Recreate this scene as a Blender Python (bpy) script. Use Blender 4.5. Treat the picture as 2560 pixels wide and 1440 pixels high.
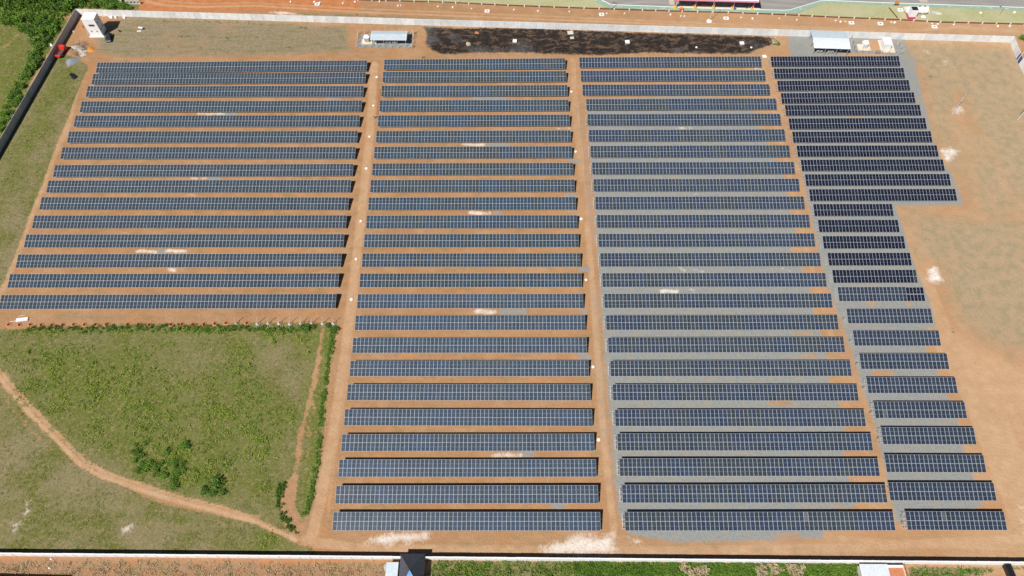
import bpy, math, random
import numpy as np
from mathutils import Matrix, Vector
random.seed(7); rng = np.random.default_rng(7)
R = math.radians
for o in list(bpy.data.objects): bpy.data.objects.remove(o)
S = bpy.context.scene; COL = S.collection

# ------------------------------------------------------------ camera, sky, sun, exposure
cam = bpy.data.cameras.new('camera'); camo = bpy.data.objects.new('camera', cam); COL.objects.link(camo)
cam.sensor_width = 36; cam.lens = 25.75420; cam.clip_start = 1; cam.clip_end = 9000
camo.matrix_world = Matrix([[0.9999393, 0.0012512, 0.0109502, 0.9820895], [0.0047045, 0.8500239, -0.526723, -19.9877638], [-0.009967, 0.5267426, 0.8499664, 193.6359251], [0, 0, 0, 1]])
S.camera = camo
SUN = Vector((-0.52, -0.62, 1.0)).normalized()          # towards the sun
W = bpy.data.worlds.new('World'); S.world = W; W.use_nodes = True
wn = W.node_tree; wn.nodes.clear()
sky = wn.nodes.new('ShaderNodeTexSky'); sky.sky_type = 'NISHITA'; sky.sun_disc = False
sky.sun_elevation = math.asin(SUN.z); sky.sun_rotation = math.atan2(SUN.x, SUN.y)
sky.air_density = 0.65; sky.dust_density = 0.3; sky.altitude = 900
bg = wn.nodes.new('ShaderNodeBackground'); bg.inputs[1].default_value = 0.05
wo = wn.nodes.new('ShaderNodeOutputWorld')
wn.links.new(sky.outputs[0], bg.inputs[0]); wn.links.new(bg.outputs[0], wo.inputs[0])
sl = bpy.data.lights.new('sun', 'SUN'); sl.energy = 5.0; sl.angle = R(0.5); sl.color = (1.0, 0.955, 0.89)
so = bpy.data.objects.new('sun', sl); COL.objects.link(so)
so.rotation_euler = SUN.to_track_quat('Z', 'Y').to_euler(); so.location = (0, 0, 300)
V = S.view_settings; V.view_transform = 'Standard'; V.look = 'None'; V.gamma = 1; V.use_curve_mapping = False
V.exposure = 0.36

# ------------------------------------------------------------ helpers
def tag(o, label=None, cat=None, group=None, kind=None):
    if label: o['label'] = label
    if cat: o['category'] = cat
    if group: o['group'] = group
    if kind: o['kind'] = kind
    return o
def empty(name, loc, rz=0, label=None, cat=None, group=None):
    o = bpy.data.objects.new(name, None); COL.objects.link(o); o.location = (loc[0], loc[1], loc[2] if len(loc) > 2 else 0)
    o.rotation_euler = (0, 0, rz); o.empty_display_size = .3
    return tag(o, label, cat, group)
def link(name, me, parent=None, loc=(0, 0, 0), rot=(0, 0, 0)):
    o = bpy.data.objects.new(name, me); COL.objects.link(o)
    o.location = loc; o.rotation_euler = rot
    if parent is not None: o.parent = parent
    return o
class MB:
    """collects faces (with a material slot each) and builds one mesh"""
    def __init__(s): s.v = []; s.f = []; s.m = []
    def poly(s, pts, m=0):
        n = len(s.v); s.v += [tuple(p) for p in pts]; s.f.append(tuple(range(n, n + len(pts)))); s.m.append(m); return s
    def box(s, c, d, rz=0, m=0, rx=0, ry=0):
        M = Matrix.Rotation(rz, 3, 'Z') @ Matrix.Rotation(ry, 3, 'Y') @ Matrix.Rotation(rx, 3, 'X'); c = Vector(c); n = len(s.v)
        for x in (-.5, .5):
            for y in (-.5, .5):
                for z in (-.5, .5): s.v.append(tuple(c + M @ Vector((x * d[0], y * d[1], z * d[2]))))
        for q in ((0, 1, 3, 2), (4, 6, 7, 5), (0, 4, 5, 1), (2, 3, 7, 6), (0, 2, 6, 4), (1, 5, 7, 3)):
            s.f.append(tuple(n + i for i in q)); s.m.append(m)
        return s
    def tube(s, a, b, r, r2=None, n=8, m=0, cap=True):
        a = Vector(a); b = Vector(b); r2 = r if r2 is None else r2
        d = (b - a).normalized(); u = d.orthogonal().normalized(); w = d.cross(u); k = len(s.v)
        for p, rr in ((a, r), (b, r2)):
            for i in range(n):
                t = 2 * math.pi * i / n; s.v.append(tuple(p + u * math.cos(t) * rr + w * math.sin(t) * rr))
        for i in range(n):
            j = (i + 1) % n; s.f.append((k + i, k + j, k + n + j, k + n + i)); s.m.append(m)
        if cap:
            s.f.append(tuple(k + i for i in reversed(range(n)))); s.m.append(m)
            s.f.append(tuple(k + n + i for i in range(n))); s.m.append(m)
        return s
    def prism(s, prof, y0, y1, m=0, ax='y'):
        """profile of (a, z) pairs extruded along y (or x)"""
        n = len(prof); k = len(s.v)
        for y in (y0, y1):
            for (a, z) in prof: s.v.append((a, y, z) if ax == 'y' else (y, a, z))
        for i in range(n):
            j = (i + 1) % n; s.f.append((k + i, k + j, k + n + j, k + n + i)); s.m.append(m)
        s.f.append(tuple(k + i for i in range(n))); s.m.append(m)
        s.f.append(tuple(k + n + i for i in reversed(range(n)))); s.m.append(m)
        return s
    def mesh(s, name, mats):
        me = bpy.data.meshes.new(name); me.from_pydata(s.v, [], s.f)
        if not isinstance(mats, (list, tuple)): mats = [mats]
        for x in mats: me.materials.append(x)
        if len(mats) > 1: me.polygons.foreach_set('material_index', s.m)
        me.update(); return me
    def obj(s, name, mats, parent=None, loc=(0, 0, 0), rot=(0, 0, 0)):
        return link(name, s.mesh(name, mats), parent, loc, rot)
def shared(me, name, parent, loc, rot=(0, 0, 0), color=None):
    o = link(name, me, parent, loc, rot)
    if color: o.color = color
    return o

# ------------------------------------------------------------ materials
class NT:
    def __init__(s, name):
        s.mat = bpy.data.materials.new(name); s.mat.use_nodes = True; s.t = s.mat.node_tree; s.t.nodes.clear()
        s.out = s.t.nodes.new('ShaderNodeOutputMaterial'); s.b = s.t.nodes.new('ShaderNodeBsdfPrincipled')
        s.t.links.new(s.b.outputs[0], s.out.inputs[0])
    def put(s, sock, v):
        if isinstance(v, bpy.types.NodeSocket): s.t.links.new(v, sock)
        elif isinstance(v, (tuple, list)) and len(v) == 3 and sock.type == 'RGBA': sock.default_value = (*v, 1)
        else: sock.default_value = v
    def pos(s):
        return s.t.nodes.new('ShaderNodeNewGeometry').outputs['Position']
    def island(s):
        return s.t.nodes.new('ShaderNodeNewGeometry').outputs['Random Per Island']
    def objrand(s): return s.t.nodes.new('ShaderNodeObjectInfo').outputs['Random']
    def objcol(s): return s.t.nodes.new('ShaderNodeObjectInfo').outputs['Color']
    def attr(s, n):
        a = s.t.nodes.new('ShaderNodeAttribute'); a.attribute_name = n; return a
    def scale(s, v, xyz):
        m = s.t.nodes.new('ShaderNodeVectorMath'); m.operation = 'MULTIPLY'; s.put(m.inputs[0], v); m.inputs[1].default_value = xyz; return m.outputs[0]
    def noise(s, v, sc, det=3, rough=.55, dist=0):
        n = s.t.nodes.new('ShaderNodeTexNoise'); s.put(n.inputs['Vector'], v); n.inputs['Scale'].default_value = sc
        n.inputs['Detail'].default_value = det; n.inputs['Roughness'].default_value = rough; n.inputs['Distortion'].default_value = dist
        return n.outputs[0]
    def math(s, op, a, b=0., c=0., clamp=False):
        m = s.t.nodes.new('ShaderNodeMath'); m.operation = op; m.use_clamp = clamp
        s.put(m.inputs[0], a); s.put(m.inputs[1], b); s.put(m.inputs[2], c); return m.outputs[0]
    def mix(s, f, a, b):
        m = s.t.nodes.new('ShaderNodeMix'); m.data_type = 'RGBA'
        s.put(m.inputs[0], f); s.put(m.inputs[6], a); s.put(m.inputs[7], b); return m.outputs[2]
    def mul(s, a, b):
        m = s.t.nodes.new('ShaderNodeMix'); m.data_type = 'RGBA'; m.blend_type = 'MULTIPLY'; m.inputs[0].default_value = 1
        s.put(m.inputs[6], a); s.put(m.inputs[7], b); return m.outputs[2]
    def rng(s, v, a, b, c=0., d=1.):
        m = s.t.nodes.new('ShaderNodeMapRange'); s.put(m.inputs[0], v)
        for i, x in zip((1, 2, 3, 4), (a, b, c, d)): s.put(m.inputs[i], x)
        return m.outputs[0]
    def bump(s, h, st=.5, dist=.1):
        b = s.t.nodes.new('ShaderNodeBump'); b.inputs['Strength'].default_value = st; b.inputs['Distance'].default_value = dist
        s.put(b.inputs['Height'], h); s.t.links.new(b.outputs[0], s.b.inputs['Normal'])
    def fin(s, col, rough=.8, spec=.3, metal=0):
        s.put(s.b.inputs['Base Color'], col); s.put(s.b.inputs['Roughness'], rough)
        s.b.inputs['Specular IOR Level'].default_value = spec; s.b.inputs['Metallic'].default_value = metal
        return s.mat
def worn(name, col, var=.12, sc=1.5, rough=.75, spec=.3, metal=0, dirt=None, damt=.3, obj=False):
    n = NT(name); p = n.pos()
    f = n.noise(p, sc, 4); k = n.rng(f, .3, .7, 1 - var, 1 + var)
    c = n.mul(col, n.mix(1., k, k)) if False else n.mix(1.0, col, col)
    g = n.t.nodes.new('ShaderNodeCombineColor')
    for i in range(3): n.put(g.inputs[i], k)
    c = n.mul(col, g.outputs[0])
    if obj:
        r = n.rng(n.objrand(), 0, 1, 1 - var, 1 + var); g2 = n.t.nodes.new('ShaderNodeCombineColor')
        for i in range(3): n.put(g2.inputs[i], r)
        c = n.mul(c, g2.outputs[0])
    if dirt:
        d = n.rng(n.noise(p, sc * .35, 5, .65), .5, .75, 0, damt); c = n.mix(d, c, dirt)
    return n.fin(c, rough, spec, metal)

M = {}
M['concrete_white'] = worn('white_concrete', (.62, .63, .63), .10, .8, .85, .2, dirt=(.42, .33, .24), damt=.25, obj=True)
M['concrete'] = worn('grey_concrete', (.48, .46, .42), .12, 1.2, .9, .2, dirt=(.4, .28, .18), damt=.4)
M['white'] = worn('white_paint', (.72, .72, .72), .05, 1.5, .6, .3, dirt=(.55, .48, .4), damt=.12)
M['tan_slab'] = worn('tan_slab', (.62, .52, .40), .1, 1.5, .9, .2)
M['galv'] = worn('galvanised_steel', (.50, .51, .52), .1, 3, .45, .5, .35)
M['dark'] = worn('dark_opening', (.012, .013, .016), .2, 3, .5, .4)
M['black'] = worn('black_plastic', (.012, .013, .016), .3, 3, .35, .5)
M['tyre'] = worn('tyre_rubber', (.02, .02, .02), .2, 5, .9, .2)
M['glass'] = worn('car_glass', (.015, .02, .028), .1, 1, .08, .8)
M['navy'] = worn('dark_car_paint', (.02, .025, .035), .1, 1, .22, .7)
M['red'] = worn('red_paint', (.65, .035, .02), .08, 2, .4, .5, dirt=(.4, .15, .08), damt=.3)
M['bed'] = worn('truck_bed', (.07, .065, .065), .3, 3, .8, .3)
M['silver'] = worn('silver_paint', (.45, .46, .48), .1, 2, .3, .6)
M['blue'] = worn('blue_plastic', (.03, .12, .5), .1, 2, .5, .4)
M['orange'] = worn('orange_paint', (.62, .17, .03), .15, 2, .7, .3)
M['yellow'] = worn('yellow_paint', (.75, .5, .03), .1, 2, .6, .3)
M['pink'] = worn('pink_fascia', (.62, .25, .36), .1, 2, .5, .4)
M['magenta'] = worn('magenta_paint', (.55, .05, .12), .1, 2, .5, .4)
M['rust'] = worn('rusty_beam', (.20, .085, .045), .3, 2, .9, .2)
M['redtile'] = worn('red_terrace', (.46, .18, .09), .15, 1.5, .85, .2)
M['slate'] = worn('slate_roof', (.055, .055, .07), .25, 2, .5, .4)
M['bluesheen'] = worn('blue_slope_sheen', (.10, .26, .52), .12, 2, .4, .5)  # south slope of the slate roof, its blue sky reflection painted as colour
M['navyroof'] = worn('navy_roof_sheet', (.02, .06, .22), .12, 2, .4, .5)
M['sheet'] = worn('roof_sheet', (.48, .55, .60), .08, .9, .4, .5, .1, dirt=(.4, .4, .4), damt=.3)
M['sheetwhite'] = worn('white_roof_sheet', (.56, .60, .65), .06, .9, .4, .5)
M['sand'] = worn('orange_sand', (.46, .2, .05), .2, 3, 1, .1)
M['grit'] = worn('grey_grit', (.20, .22, .24), .25, 5, 1, .1)
M['chalk'] = worn('pale_stone', (.42, .38, .33), .25, 5, 1, .1)
M['soil'] = worn('red_soil', (.42, .17, .075), .2, 3, 1, .1)
M['pitdark'] = worn('dark_pit_soil', (.05, .018, .01), .3, 5, 1, .1)  # darkness of an open hole put into the colour; the pits are shallow
M['bark'] = worn('bark', (.16, .11, .07), .3, 3, 1, .1)
M['wood'] = worn('wood_pole', (.5, .47, .43), .12, 3, .9, .2)
def leafmat(name, a, b, c, obj=.25):
    n = NT(name); i = n.island(); p = n.pos()
    col = n.mix(n.rng(n.noise(p, .5, 3), .35, .65), a, b); col = n.mix(n.rng(i, .0, 1., 0, .8), col, c)
    m = n.fin(col, .6, .25); n.b.inputs['Subsurface Weight'].default_value = 0
    return m
M['leaf'] = leafmat('green_leaves', (.050, .13, .012), (.08, .17, .016), (.15, .25, .03))
M['leafdark'] = leafmat('dark_green_leaves', (.032, .088, .010), (.05, .115, .012), (.10, .17, .02))
M['leaflime'] = leafmat('lime_leaves', (.17, .27, .02), (.22, .31, .03), (.30, .36, .07))
M['leafdry'] = leafmat('dry_leaves', (.25, .19, .09), (.38, .30, .17), (.5, .42, .28))
M['char'] = leafmat('charred_stalks', (.02, .017, .017), (.035, .028, .025), (.09, .065, .05))

# panel: aluminium frame + cells; the cell colour is the panel's own (object colour)
n = NT('solar_cells'); p = n.pos()
g = n.t.nodes.new('ShaderNodeCombineColor'); k = n.rng(n.noise(p, 1.2, 3), .3, .7, .86, 1.14)
for i in range(3): n.put(g.inputs[i], k)
M['cells'] = n.fin(n.mul(n.objcol(), g.outputs[0]), .22, .5)
n = NT('anodised_frame')
M['frame'] = n.fin((.52, .56, .60), .5, .4, 0)

# ------------------------------------------------------------ ground sheet with zones
def sdist(px, py, poly):
    """signed distance (positive inside) of points to a polygon"""
    P_ = np.array(poly, float); Q = np.roll(P_, -1, 0); d2 = np.full(px.shape, 1e18); ins = np.zeros(px.shape, bool)
    for (ax, ay), (bx, by) in zip(P_, Q):
        ex, ey = bx - ax, by - ay; t = np.clip(((px - ax) * ex + (py - ay) * ey) / (ex * ex + ey * ey + 1e-12), 0, 1)
        d2 = np.minimum(d2, (px - ax - t * ex) ** 2 + (py - ay - t * ey) ** 2)
        c = (ay > py) != (by > py)
        if ey: ins ^= c & (px < ex * (py - ay) / ey + ax)
    return np.where(ins, 1, -1) * np.sqrt(d2)
def ldist(px, py, pts):
    d2 = np.full(px.shape, 1e18)
    for (ax, ay), (bx, by) in zip(pts[:-1], pts[1:]):
        ex, ey = bx - ax, by - ay; t = np.clip(((px - ax) * ex + (py - ay) * ey) / (ex * ex + ey * ey + 1e-12), 0, 1)
        d2 = np.minimum(d2, (px - ax - t * ex) ** 2 + (py - ay - t * ey) ** 2)
    return np.sqrt(d2)
STEP = .5
xs = np.concatenate([[-4000, -2000, -1000, -500, -320, -260], np.arange(-235, 235.01, STEP), [260, 320, 500, 1000, 2000, 4000]])
ys = np.concatenate([[-4000, -2000, -800, -300, -120, -40], np.arange(4, 262.01, STEP), [280, 330, 450, 700, 1200, 2400, 5000]])
GX, GY = np.meshgrid(xs, ys); nx, ny = len(xs), len(ys)
def paint(dst, kind, pts, w, val=1.0, width=0., sub=False):
    P_ = np.array(pts); mg = w + width + 1
    x0, y0 = P_.min(0) - mg; x1, y1 = P_.max(0) + mg
    i0, i1 = np.searchsorted(xs, x0), np.searchsorted(xs, x1) + 1; j0, j1 = np.searchsorted(ys, y0), np.searchsorted(ys, y1) + 1
    sx, sy = GX[j0:j1, i0:i1], GY[j0:j1, i0:i1]
    if sx.size == 0: return
    if kind == 'poly': m = np.clip(.5 + sdist(sx, sy, pts) / (2 * w), 0, 1)
    else: m = np.clip(.5 + (width - ldist(sx, sy, pts)) / (2 * w), 0, 1)
    m = m * val; v = dst[j0:j1, i0:i1]
    dst[j0:j1, i0:i1] = v * (1 - m) if sub else np.maximum(v, m)
Z0 = lambda: np.zeros((ny, nx))
grass, gravel, burnt, dry, white, track, red, lush = (Z0() for _ in range(8))
# far surroundings: scrub
grass[(abs(GX) > 240) | (GY > 262) | (GY < 3)] = .62
# lush field bottom left, and the meadow below the track
paint(grass, 'poly', [(-163.82, 85.42), (-141.99, 85.82), (-135.03, 86.92), (-105.90, 87.59), (-96.01, 87.03), (-79.13, 87.84), (-54.39, 87.55), (-54.24, 81.81), (-54.54, 75.19), (-54.66, 67.51), (-53.76, 57.72), (-53.46, 48.39), (-53.59, 39.49), (-53.99, 29.97), (-56.31, 29.35), (-58.45, 32.24), (-59.21, 36.25), (-58.93, 40.57), (-63.22, 37.85), (-61.13, 33.07), (-60.01, 28.93), (-57.01, 25.88), (-49.91, 19.76), (-90.89, 20.23), (-141.38, 20.49)], 1.0)
paint(lush, 'poly', [(-163.71, 85.15), (-78.97, 87.01), (-54.68, 86.99), (-54.78, 75.19), (-54.83, 63.78), (-54.44, 55.34), (-54.13, 41.68), (-54.80, 30.48), (-56.40, 29.96), (-57.97, 35.19), (-57.89, 45.00), (-57.81, 55.34), (-69.65, 75.19), (-78.37, 83.86), (-163.07, 83.50)], 2.0, .7)
paint(lush, 'poly', [(-107.21, 52.95), (-104.17, 54.12), (-90.14, 51.80), (-79.05, 41.64), (-74.48, 35.16), (-77.45, 34.10), (-84.44, 36.74), (-92.88, 36.19), (-101.57, 40.51), (-105.52, 44.93)], 3, .64)
paint(lush, 'poly', [(-145.58, 62.51), (-146.46, 77.84), (-135.81, 81.86), (-121.74, 75.20), (-100.82, 67.50), (-79.91, 67.51), (-68.61, 62.55), (-60.62, 48.38), (-63.50, 39.48), (-70.38, 41.65), (-87.64, 50.64), (-110.24, 51.78), (-119.97, 47.17), (-131.99, 56.47)], 8, .60)
paint(lush, 'poly', [(-67.77, 27.89), (-61.16, 25.87), (-56.27, 21.30), (-70.62, 21.27)], 2, .6)
paint(grass, 'line', [(-159.55, 74.56), (-150.47, 69.40), (-145.11, 64.37), (-135.39, 56.46), (-126.26, 49.45), (-118.90, 43.80), (-112.42, 40.49), (-107.66, 39.08), (-102.95, 37.68), (-94.75, 35.12), (-85.66, 32.82), (-76.74, 30.75), (-66.76, 28.09), (-56.68, 23.88)], .9, .95, .7, sub=True)
paint(grass, 'line', [(-160.32, 76.52), (-150.60, 71.31), (-144.17, 65.61), (-134.45, 57.66), (-125.30, 50.60), (-117.93, 44.92), (-111.44, 41.59), (-102.17, 38.76), (-93.98, 36.30), (-84.87, 33.98), (-77.05, 32.20), (-70.26, 29.93)], .9, .8, .55, sub=True)
paint(grass, 'line', [(-102.95, 37.68), (-94.47, 34.06), (-85.41, 31.77), (-76.67, 30.44), (-70.16, 29.42), (-67.11, 29.94)], .8, .9, .4, sub=True)
paint(grass, 'line', [(-158.02, 70.67), (-149.05, 65.61), (-141.94, 58.86), (-135.28, 52.92), (-127.91, 47.73)], .9, .62, .5, sub=True)
paint(grass, 'line', [(-58.37, 85.62), (-58.41, 79.14), (-58.64, 72.60), (-58.78, 65.64), (-59.19, 60.72), (-59.64, 54.16), (-59.74, 48.38), (-59.68, 43.88), (-59.91, 40.57)], .9, .85, .55, sub=True)
paint(grass, 'line', [(-60.86, 37.86), (-60.88, 34.13), (-58.38, 27.91), (-54.62, 23.88)], 1.0, 1, 1.6, sub=True)
paint(grass, 'poly', [(-118.09, 50.03), (-113.80, 49.46), (-112.06, 46.61), (-114.86, 44.92), (-118.31, 47.17)], 2, .3, sub=True)
paint(track, 'line', [(-159.55, 74.56), (-150.47, 69.40), (-145.11, 64.37), (-135.39, 56.46), (-126.26, 49.45), (-118.90, 43.80), (-112.42, 40.49), (-107.66, 39.08), (-102.95, 37.68), (-94.75, 35.12), (-85.66, 32.82), (-76.74, 30.75), (-66.76, 28.09), (-56.68, 23.88)], .8, 1, .6)
paint(white, 'poly', [(-130.75, 33.99), (-128.58, 34.53), (-127.87, 31.89), (-128.19, 29.81), (-129.85, 30.01)], 1.2, .55)
paint(white, 'poly', [(-133.10, 28.77), (-127.90, 28.98), (-127.76, 26.22), (-130.92, 25.71)], 1.5, .45)
paint(white, 'poly', [(-127.19, 34.53), (-124.58, 33.16), (-123.83, 31.90), (-126.04, 32.74)], 1.0, .5)
paint(white, 'poly', [(-103.39, 27.30), (-99.72, 28.02), (-99.48, 25.28), (-102.60, 25.27)], 1.2, .5)
# grass strip inside the left wall
paint(grass, 'poly', [(-188.35, 147.79), (-185.58, 187.05), (-178.88, 207.98), (-173.78, 206.80), (-165.40, 201.09), (-165.26, 192.29), (-165.06, 181.68), (-164.39, 170.50), (-164.61, 159.79), (-163.69, 149.52), (-163.06, 138.79), (-163.06, 130.21), (-162.20, 120.31), (-161.90, 110.82), (-161.88, 102.47), (-162.37, 94.42), (-164.31, 80.52)], 1.0)
paint(dry, 'poly', [(-176.44, 145.94), (-170.96, 166.58), (-166.23, 156.95), (-164.78, 140.55), (-166.10, 125.21), (-166.63, 112.39), (-171.64, 118.72)], 6, .45)
paint(lush, 'poly', [(-178.66, 193.46), (-173.04, 204.52), (-166.22, 197.76), (-169.82, 180.67), (-172.14, 149.55), (-173.97, 131.93), (-179.15, 153.26)], 4, .5)
# outside the left wall
paint(grass, 'poly', [(-259.12, 257.52), (-161.57, 256.59), (-155.64, 238.07), (-155.36, 234.01), (-181.73, 234.99), (-188.35, 147.79), (-194.04, 115.59)], 1.0)
paint(lush, 'poly', [(-259.12, 257.52), (-161.57, 256.59), (-157.15, 234.53), (-172.87, 234.66), (-181.73, 234.99), (-183.22, 211.48), (-184.82, 184.93), (-187.68, 153.30), (-191.66, 187.09), (-190.35, 209.21), (-190.86, 219.80), (-199.50, 225.92), (-245.38, 226.28)], 2.0, .75)
paint(grass, 'line', [(-244.91, 232.74), (-211.84, 232.72), (-195.03, 231.83), (-182.17, 230.73)], 1.0, .6, .8, sub=True)
paint(grass, 'poly', [(-191.56, 231.30), (-183.97, 233.24), (-181.66, 232.22), (-183.16, 228.25), (-187.26, 228.29)], 1, .7, sub=True)
paint(grass, 'line', [(-177.42, 247.36), (-177.36, 239.54), (-177.51, 234.70)], .6, 1, 1.1, sub=True)
paint(grass, 'line', [(-199.75, 219.86), (-201.59, 213.95), (-205.33, 207.02)], 1.2, .8, .5, sub=True)
paint(dry, 'poly', [(-199.99, 213.93), (-193.57, 217.43), (-188.25, 202.36), (-185.58, 187.05), (-187.05, 174.63), (-195.02, 164.74), (-204.67, 189.30)], 3, .75)
paint(dry, 'poly', [(-219.62, 227.31), (-204.41, 225.96), (-202.62, 221.09), (-216.74, 219.99)], 1.5, .55)
paint(red, 'poly', [(-188.23, 256.85), (-66.68, 255.70), (-64.00, 232.25), (-155.76, 232.51), (-158.26, 235.55), (-177.01, 234.70)], 2, 1.0)
# dry field north of the left block
paint(dry, 'poly', [(-166.54, 225.66), (-156.85, 230.52), (-133.66, 229.34), (-105.53, 227.14), (-67.76, 222.94), (-67.13, 215.31), (-64.45, 208.79), (-101.67, 206.76), (-154.76, 206.21), (-165.03, 209.03), (-166.38, 216.04)], 2.0)
paint(grass, 'line', [(-143.94, 218.72), (-132.59, 218.16), (-106.84, 217.26), (-90.93, 217.38)], .7, .75, .25)
paint(grass, 'line', [(-156.56, 212.45), (-143.85, 212.36), (-131.05, 211.80), (-114.88, 210.06)], .6, .65, .15)
paint(grass, 'line', [(-102.63, 211.83), (-93.07, 211.30), (-85.15, 211.01)], .6, .65, .2)
paint(grass, 'line', [(-159.43, 228.06), (-141.33, 227.43), (-111.83, 226.21), (-91.97, 223.62), (-69.24, 221.99)], 1.0, .5, .6)
paint(dry, 'poly', [(-133.20, 234.33), (-106.66, 233.11), (-83.25, 229.92), (-50.58, 228.18), (-26.27, 227.00), (-26.32, 227.98), (-63.83, 230.76), (-96.85, 233.28)], .7, .8)
paint(grass, 'line', [(-68.72, 230.80), (-57.27, 230.21), (-45.81, 229.12)], .8, .6, .2)
paint(dry, 'line', [(-37.37, 224.16), (-2.09, 222.92), (32.91, 221.20), (64.39, 219.05), (100.17, 216.42)], 1.2, .8, .4)
paint(grass, 'line', [(47.15, 220.61), (61.31, 219.79), (80.08, 218.46), (97.12, 216.91)], .6, .55, .2)
paint(dry, 'poly', [(-63.44, 227.30), (-37.47, 225.62), (-37.30, 223.19), (-64.71, 224.37)], 1.2, .7)
paint(dry, 'line', [(-39.23, 205.87), (-14.43, 206.61), (16.56, 205.94)], .9, .7, .2)
paint(dry, 'poly', [(98.86, 217.84), (102.31, 217.81), (102.34, 211.28), (99.76, 209.91), (97.46, 211.77)], 1, .7)
# burnt ground
paint(burnt, 'poly', [(-37.62, 223.19), (-22.83, 221.87), (1.10, 221.93), (21.76, 220.57), (48.57, 218.70), (72.09, 217.57), (98.52, 215.96), (100.81, 214.77), (98.42, 211.07), (92.57, 208.59), (89.11, 206.34), (72.18, 206.46), (47.57, 207.31), (32.01, 205.83), (22.76, 206.35), (1.09, 207.64), (-14.46, 207.75), (-28.41, 206.70), (-32.90, 209.02), (-35.99, 213.21), (-35.72, 218.62)], 1.1)
# east side dry grass
paint(dry, 'poly', [(151.07, 212.77), (191.47, 209.71), (195.31, 191.13), (178.13, 130.85), (165.28, 124.30), (164.50, 144.64), (163.50, 170.80), (163.69, 184.99), (156.37, 170.84), (154.83, 148.25), (148.82, 146.48), (147.08, 161.21), (149.55, 176.86), (151.45, 193.55)], 4.5, .80)
paint(dry, 'poly', [(128.26, 130.17), (136.95, 129.31), (149.25, 126.80), (158.64, 127.59), (175.61, 124.28), (165.79, 80.37), (152.16, 75.15), (143.83, 77.75), (135.82, 81.71), (133.26, 88.49), (132.95, 98.36), (133.62, 108.71), (127.98, 111.77)], 4.5, .80)
paint(dry, 'poly', [(162.07, 170.81), (168.00, 163.02), (167.43, 137.65), (161.84, 114.79), (154.24, 114.80), (151.90, 130.93), (154.26, 146.46)], 4, .66)
paint(grass, 'poly', [(149.92, 188.22), (156.88, 196.77), (157.52, 191.36), (154.35, 188.20)], 3, .5)
paint(grass, 'line', [(130.31, 124.40), (131.05, 117.99), (127.16, 113.31)], 2, .5, .5)
paint(grass, 'line', [(129.78, 85.76), (129.98, 83.73)], 1, .55, .6)
paint(track, 'line', [(164.97, 179.83), (167.24, 164.94), (168.44, 148.19), (167.65, 130.88), (167.33, 102.68)], 1.5, .55, .3)
paint(track, 'line', [(167.60, 176.76), (168.76, 161.11), (169.99, 141.11), (173.16, 117.89)], 1.2, .5, .2)
# gravel
paint(gravel, 'poly', [(25.02, 179.18), (27.40, 182.67), (39.51, 182.60), (60.28, 183.51), (82.22, 182.35), (85.78, 177.21), (86.97, 167.27), (89.95, 152.51), (91.00, 144.92), (90.68, 137.57), (90.44, 129.45), (90.79, 121.92), (87.43, 114.64), (89.58, 106.98), (90.67, 99.00), (90.03, 91.31), (90.60, 83.89), (90.56, 76.20), (89.68, 68.54), (90.84, 61.17), (90.64, 53.60), (88.67, 46.98), (88.52, 39.94), (89.00, 33.16), (79.60, 29.23), (78.40, 24.70), (57.09, 23.96), (40.73, 23.52), (33.69, 24.60), (28.86, 25.58), (26.72, 30.14), (26.20, 40.71), (26.39, 53.07), (25.99, 67.53), (25.88, 88.59), (25.93, 115.09), (25.89, 138.14), (25.65, 159.87), (25.37, 171.51)], 1.0)
paint(gravel, 'poly', [(106.02, 215.90), (116.78, 217.23), (132.85, 215.70), (151.27, 214.63), (151.57, 206.81), (153.22, 201.86), (151.44, 198.77), (149.60, 185.08), (148.38, 172.86), (146.94, 161.21), (146.65, 151.90), (148.71, 144.35), (148.38, 132.28), (125.56, 131.85), (125.81, 124.09), (125.30, 113.01), (125.56, 102.45), (126.20, 96.22), (125.78, 89.88), (125.48, 86.44), (120.21, 84.68), (120.16, 78.41), (121.46, 70.68), (122.04, 63.61), (122.48, 55.72), (121.47, 48.37), (121.77, 40.64), (121.85, 33.23), (118.51, 31.87), (100.69, 30.30), (99.96, 27.66), (98.14, 29.27), (98.67, 37.07), (98.97, 46.32), (99.47, 55.47), (98.75, 65.07), (98.35, 75.16), (97.84, 84.42), (97.11, 92.70), (96.35, 101.33), (96.39, 111.84), (96.78, 124.49), (97.32, 137.89), (97.99, 153.95), (98.56, 171.14), (98.87, 186.42), (98.38, 198.24), (98.29, 202.68), (105.43, 204.87)], 1.0)
for q_ in ([(121.29, 202.52), (126.34, 206.53), (138.18, 206.00), (145.46, 204.59), (138.78, 202.40)], [(135.51, 213.81), (141.72, 213.77), (141.77, 208.01), (137.64, 206.91), (135.25, 209.66)]): paint(gravel, 'poly', q_, 1.0, .9, sub=True)
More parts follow.
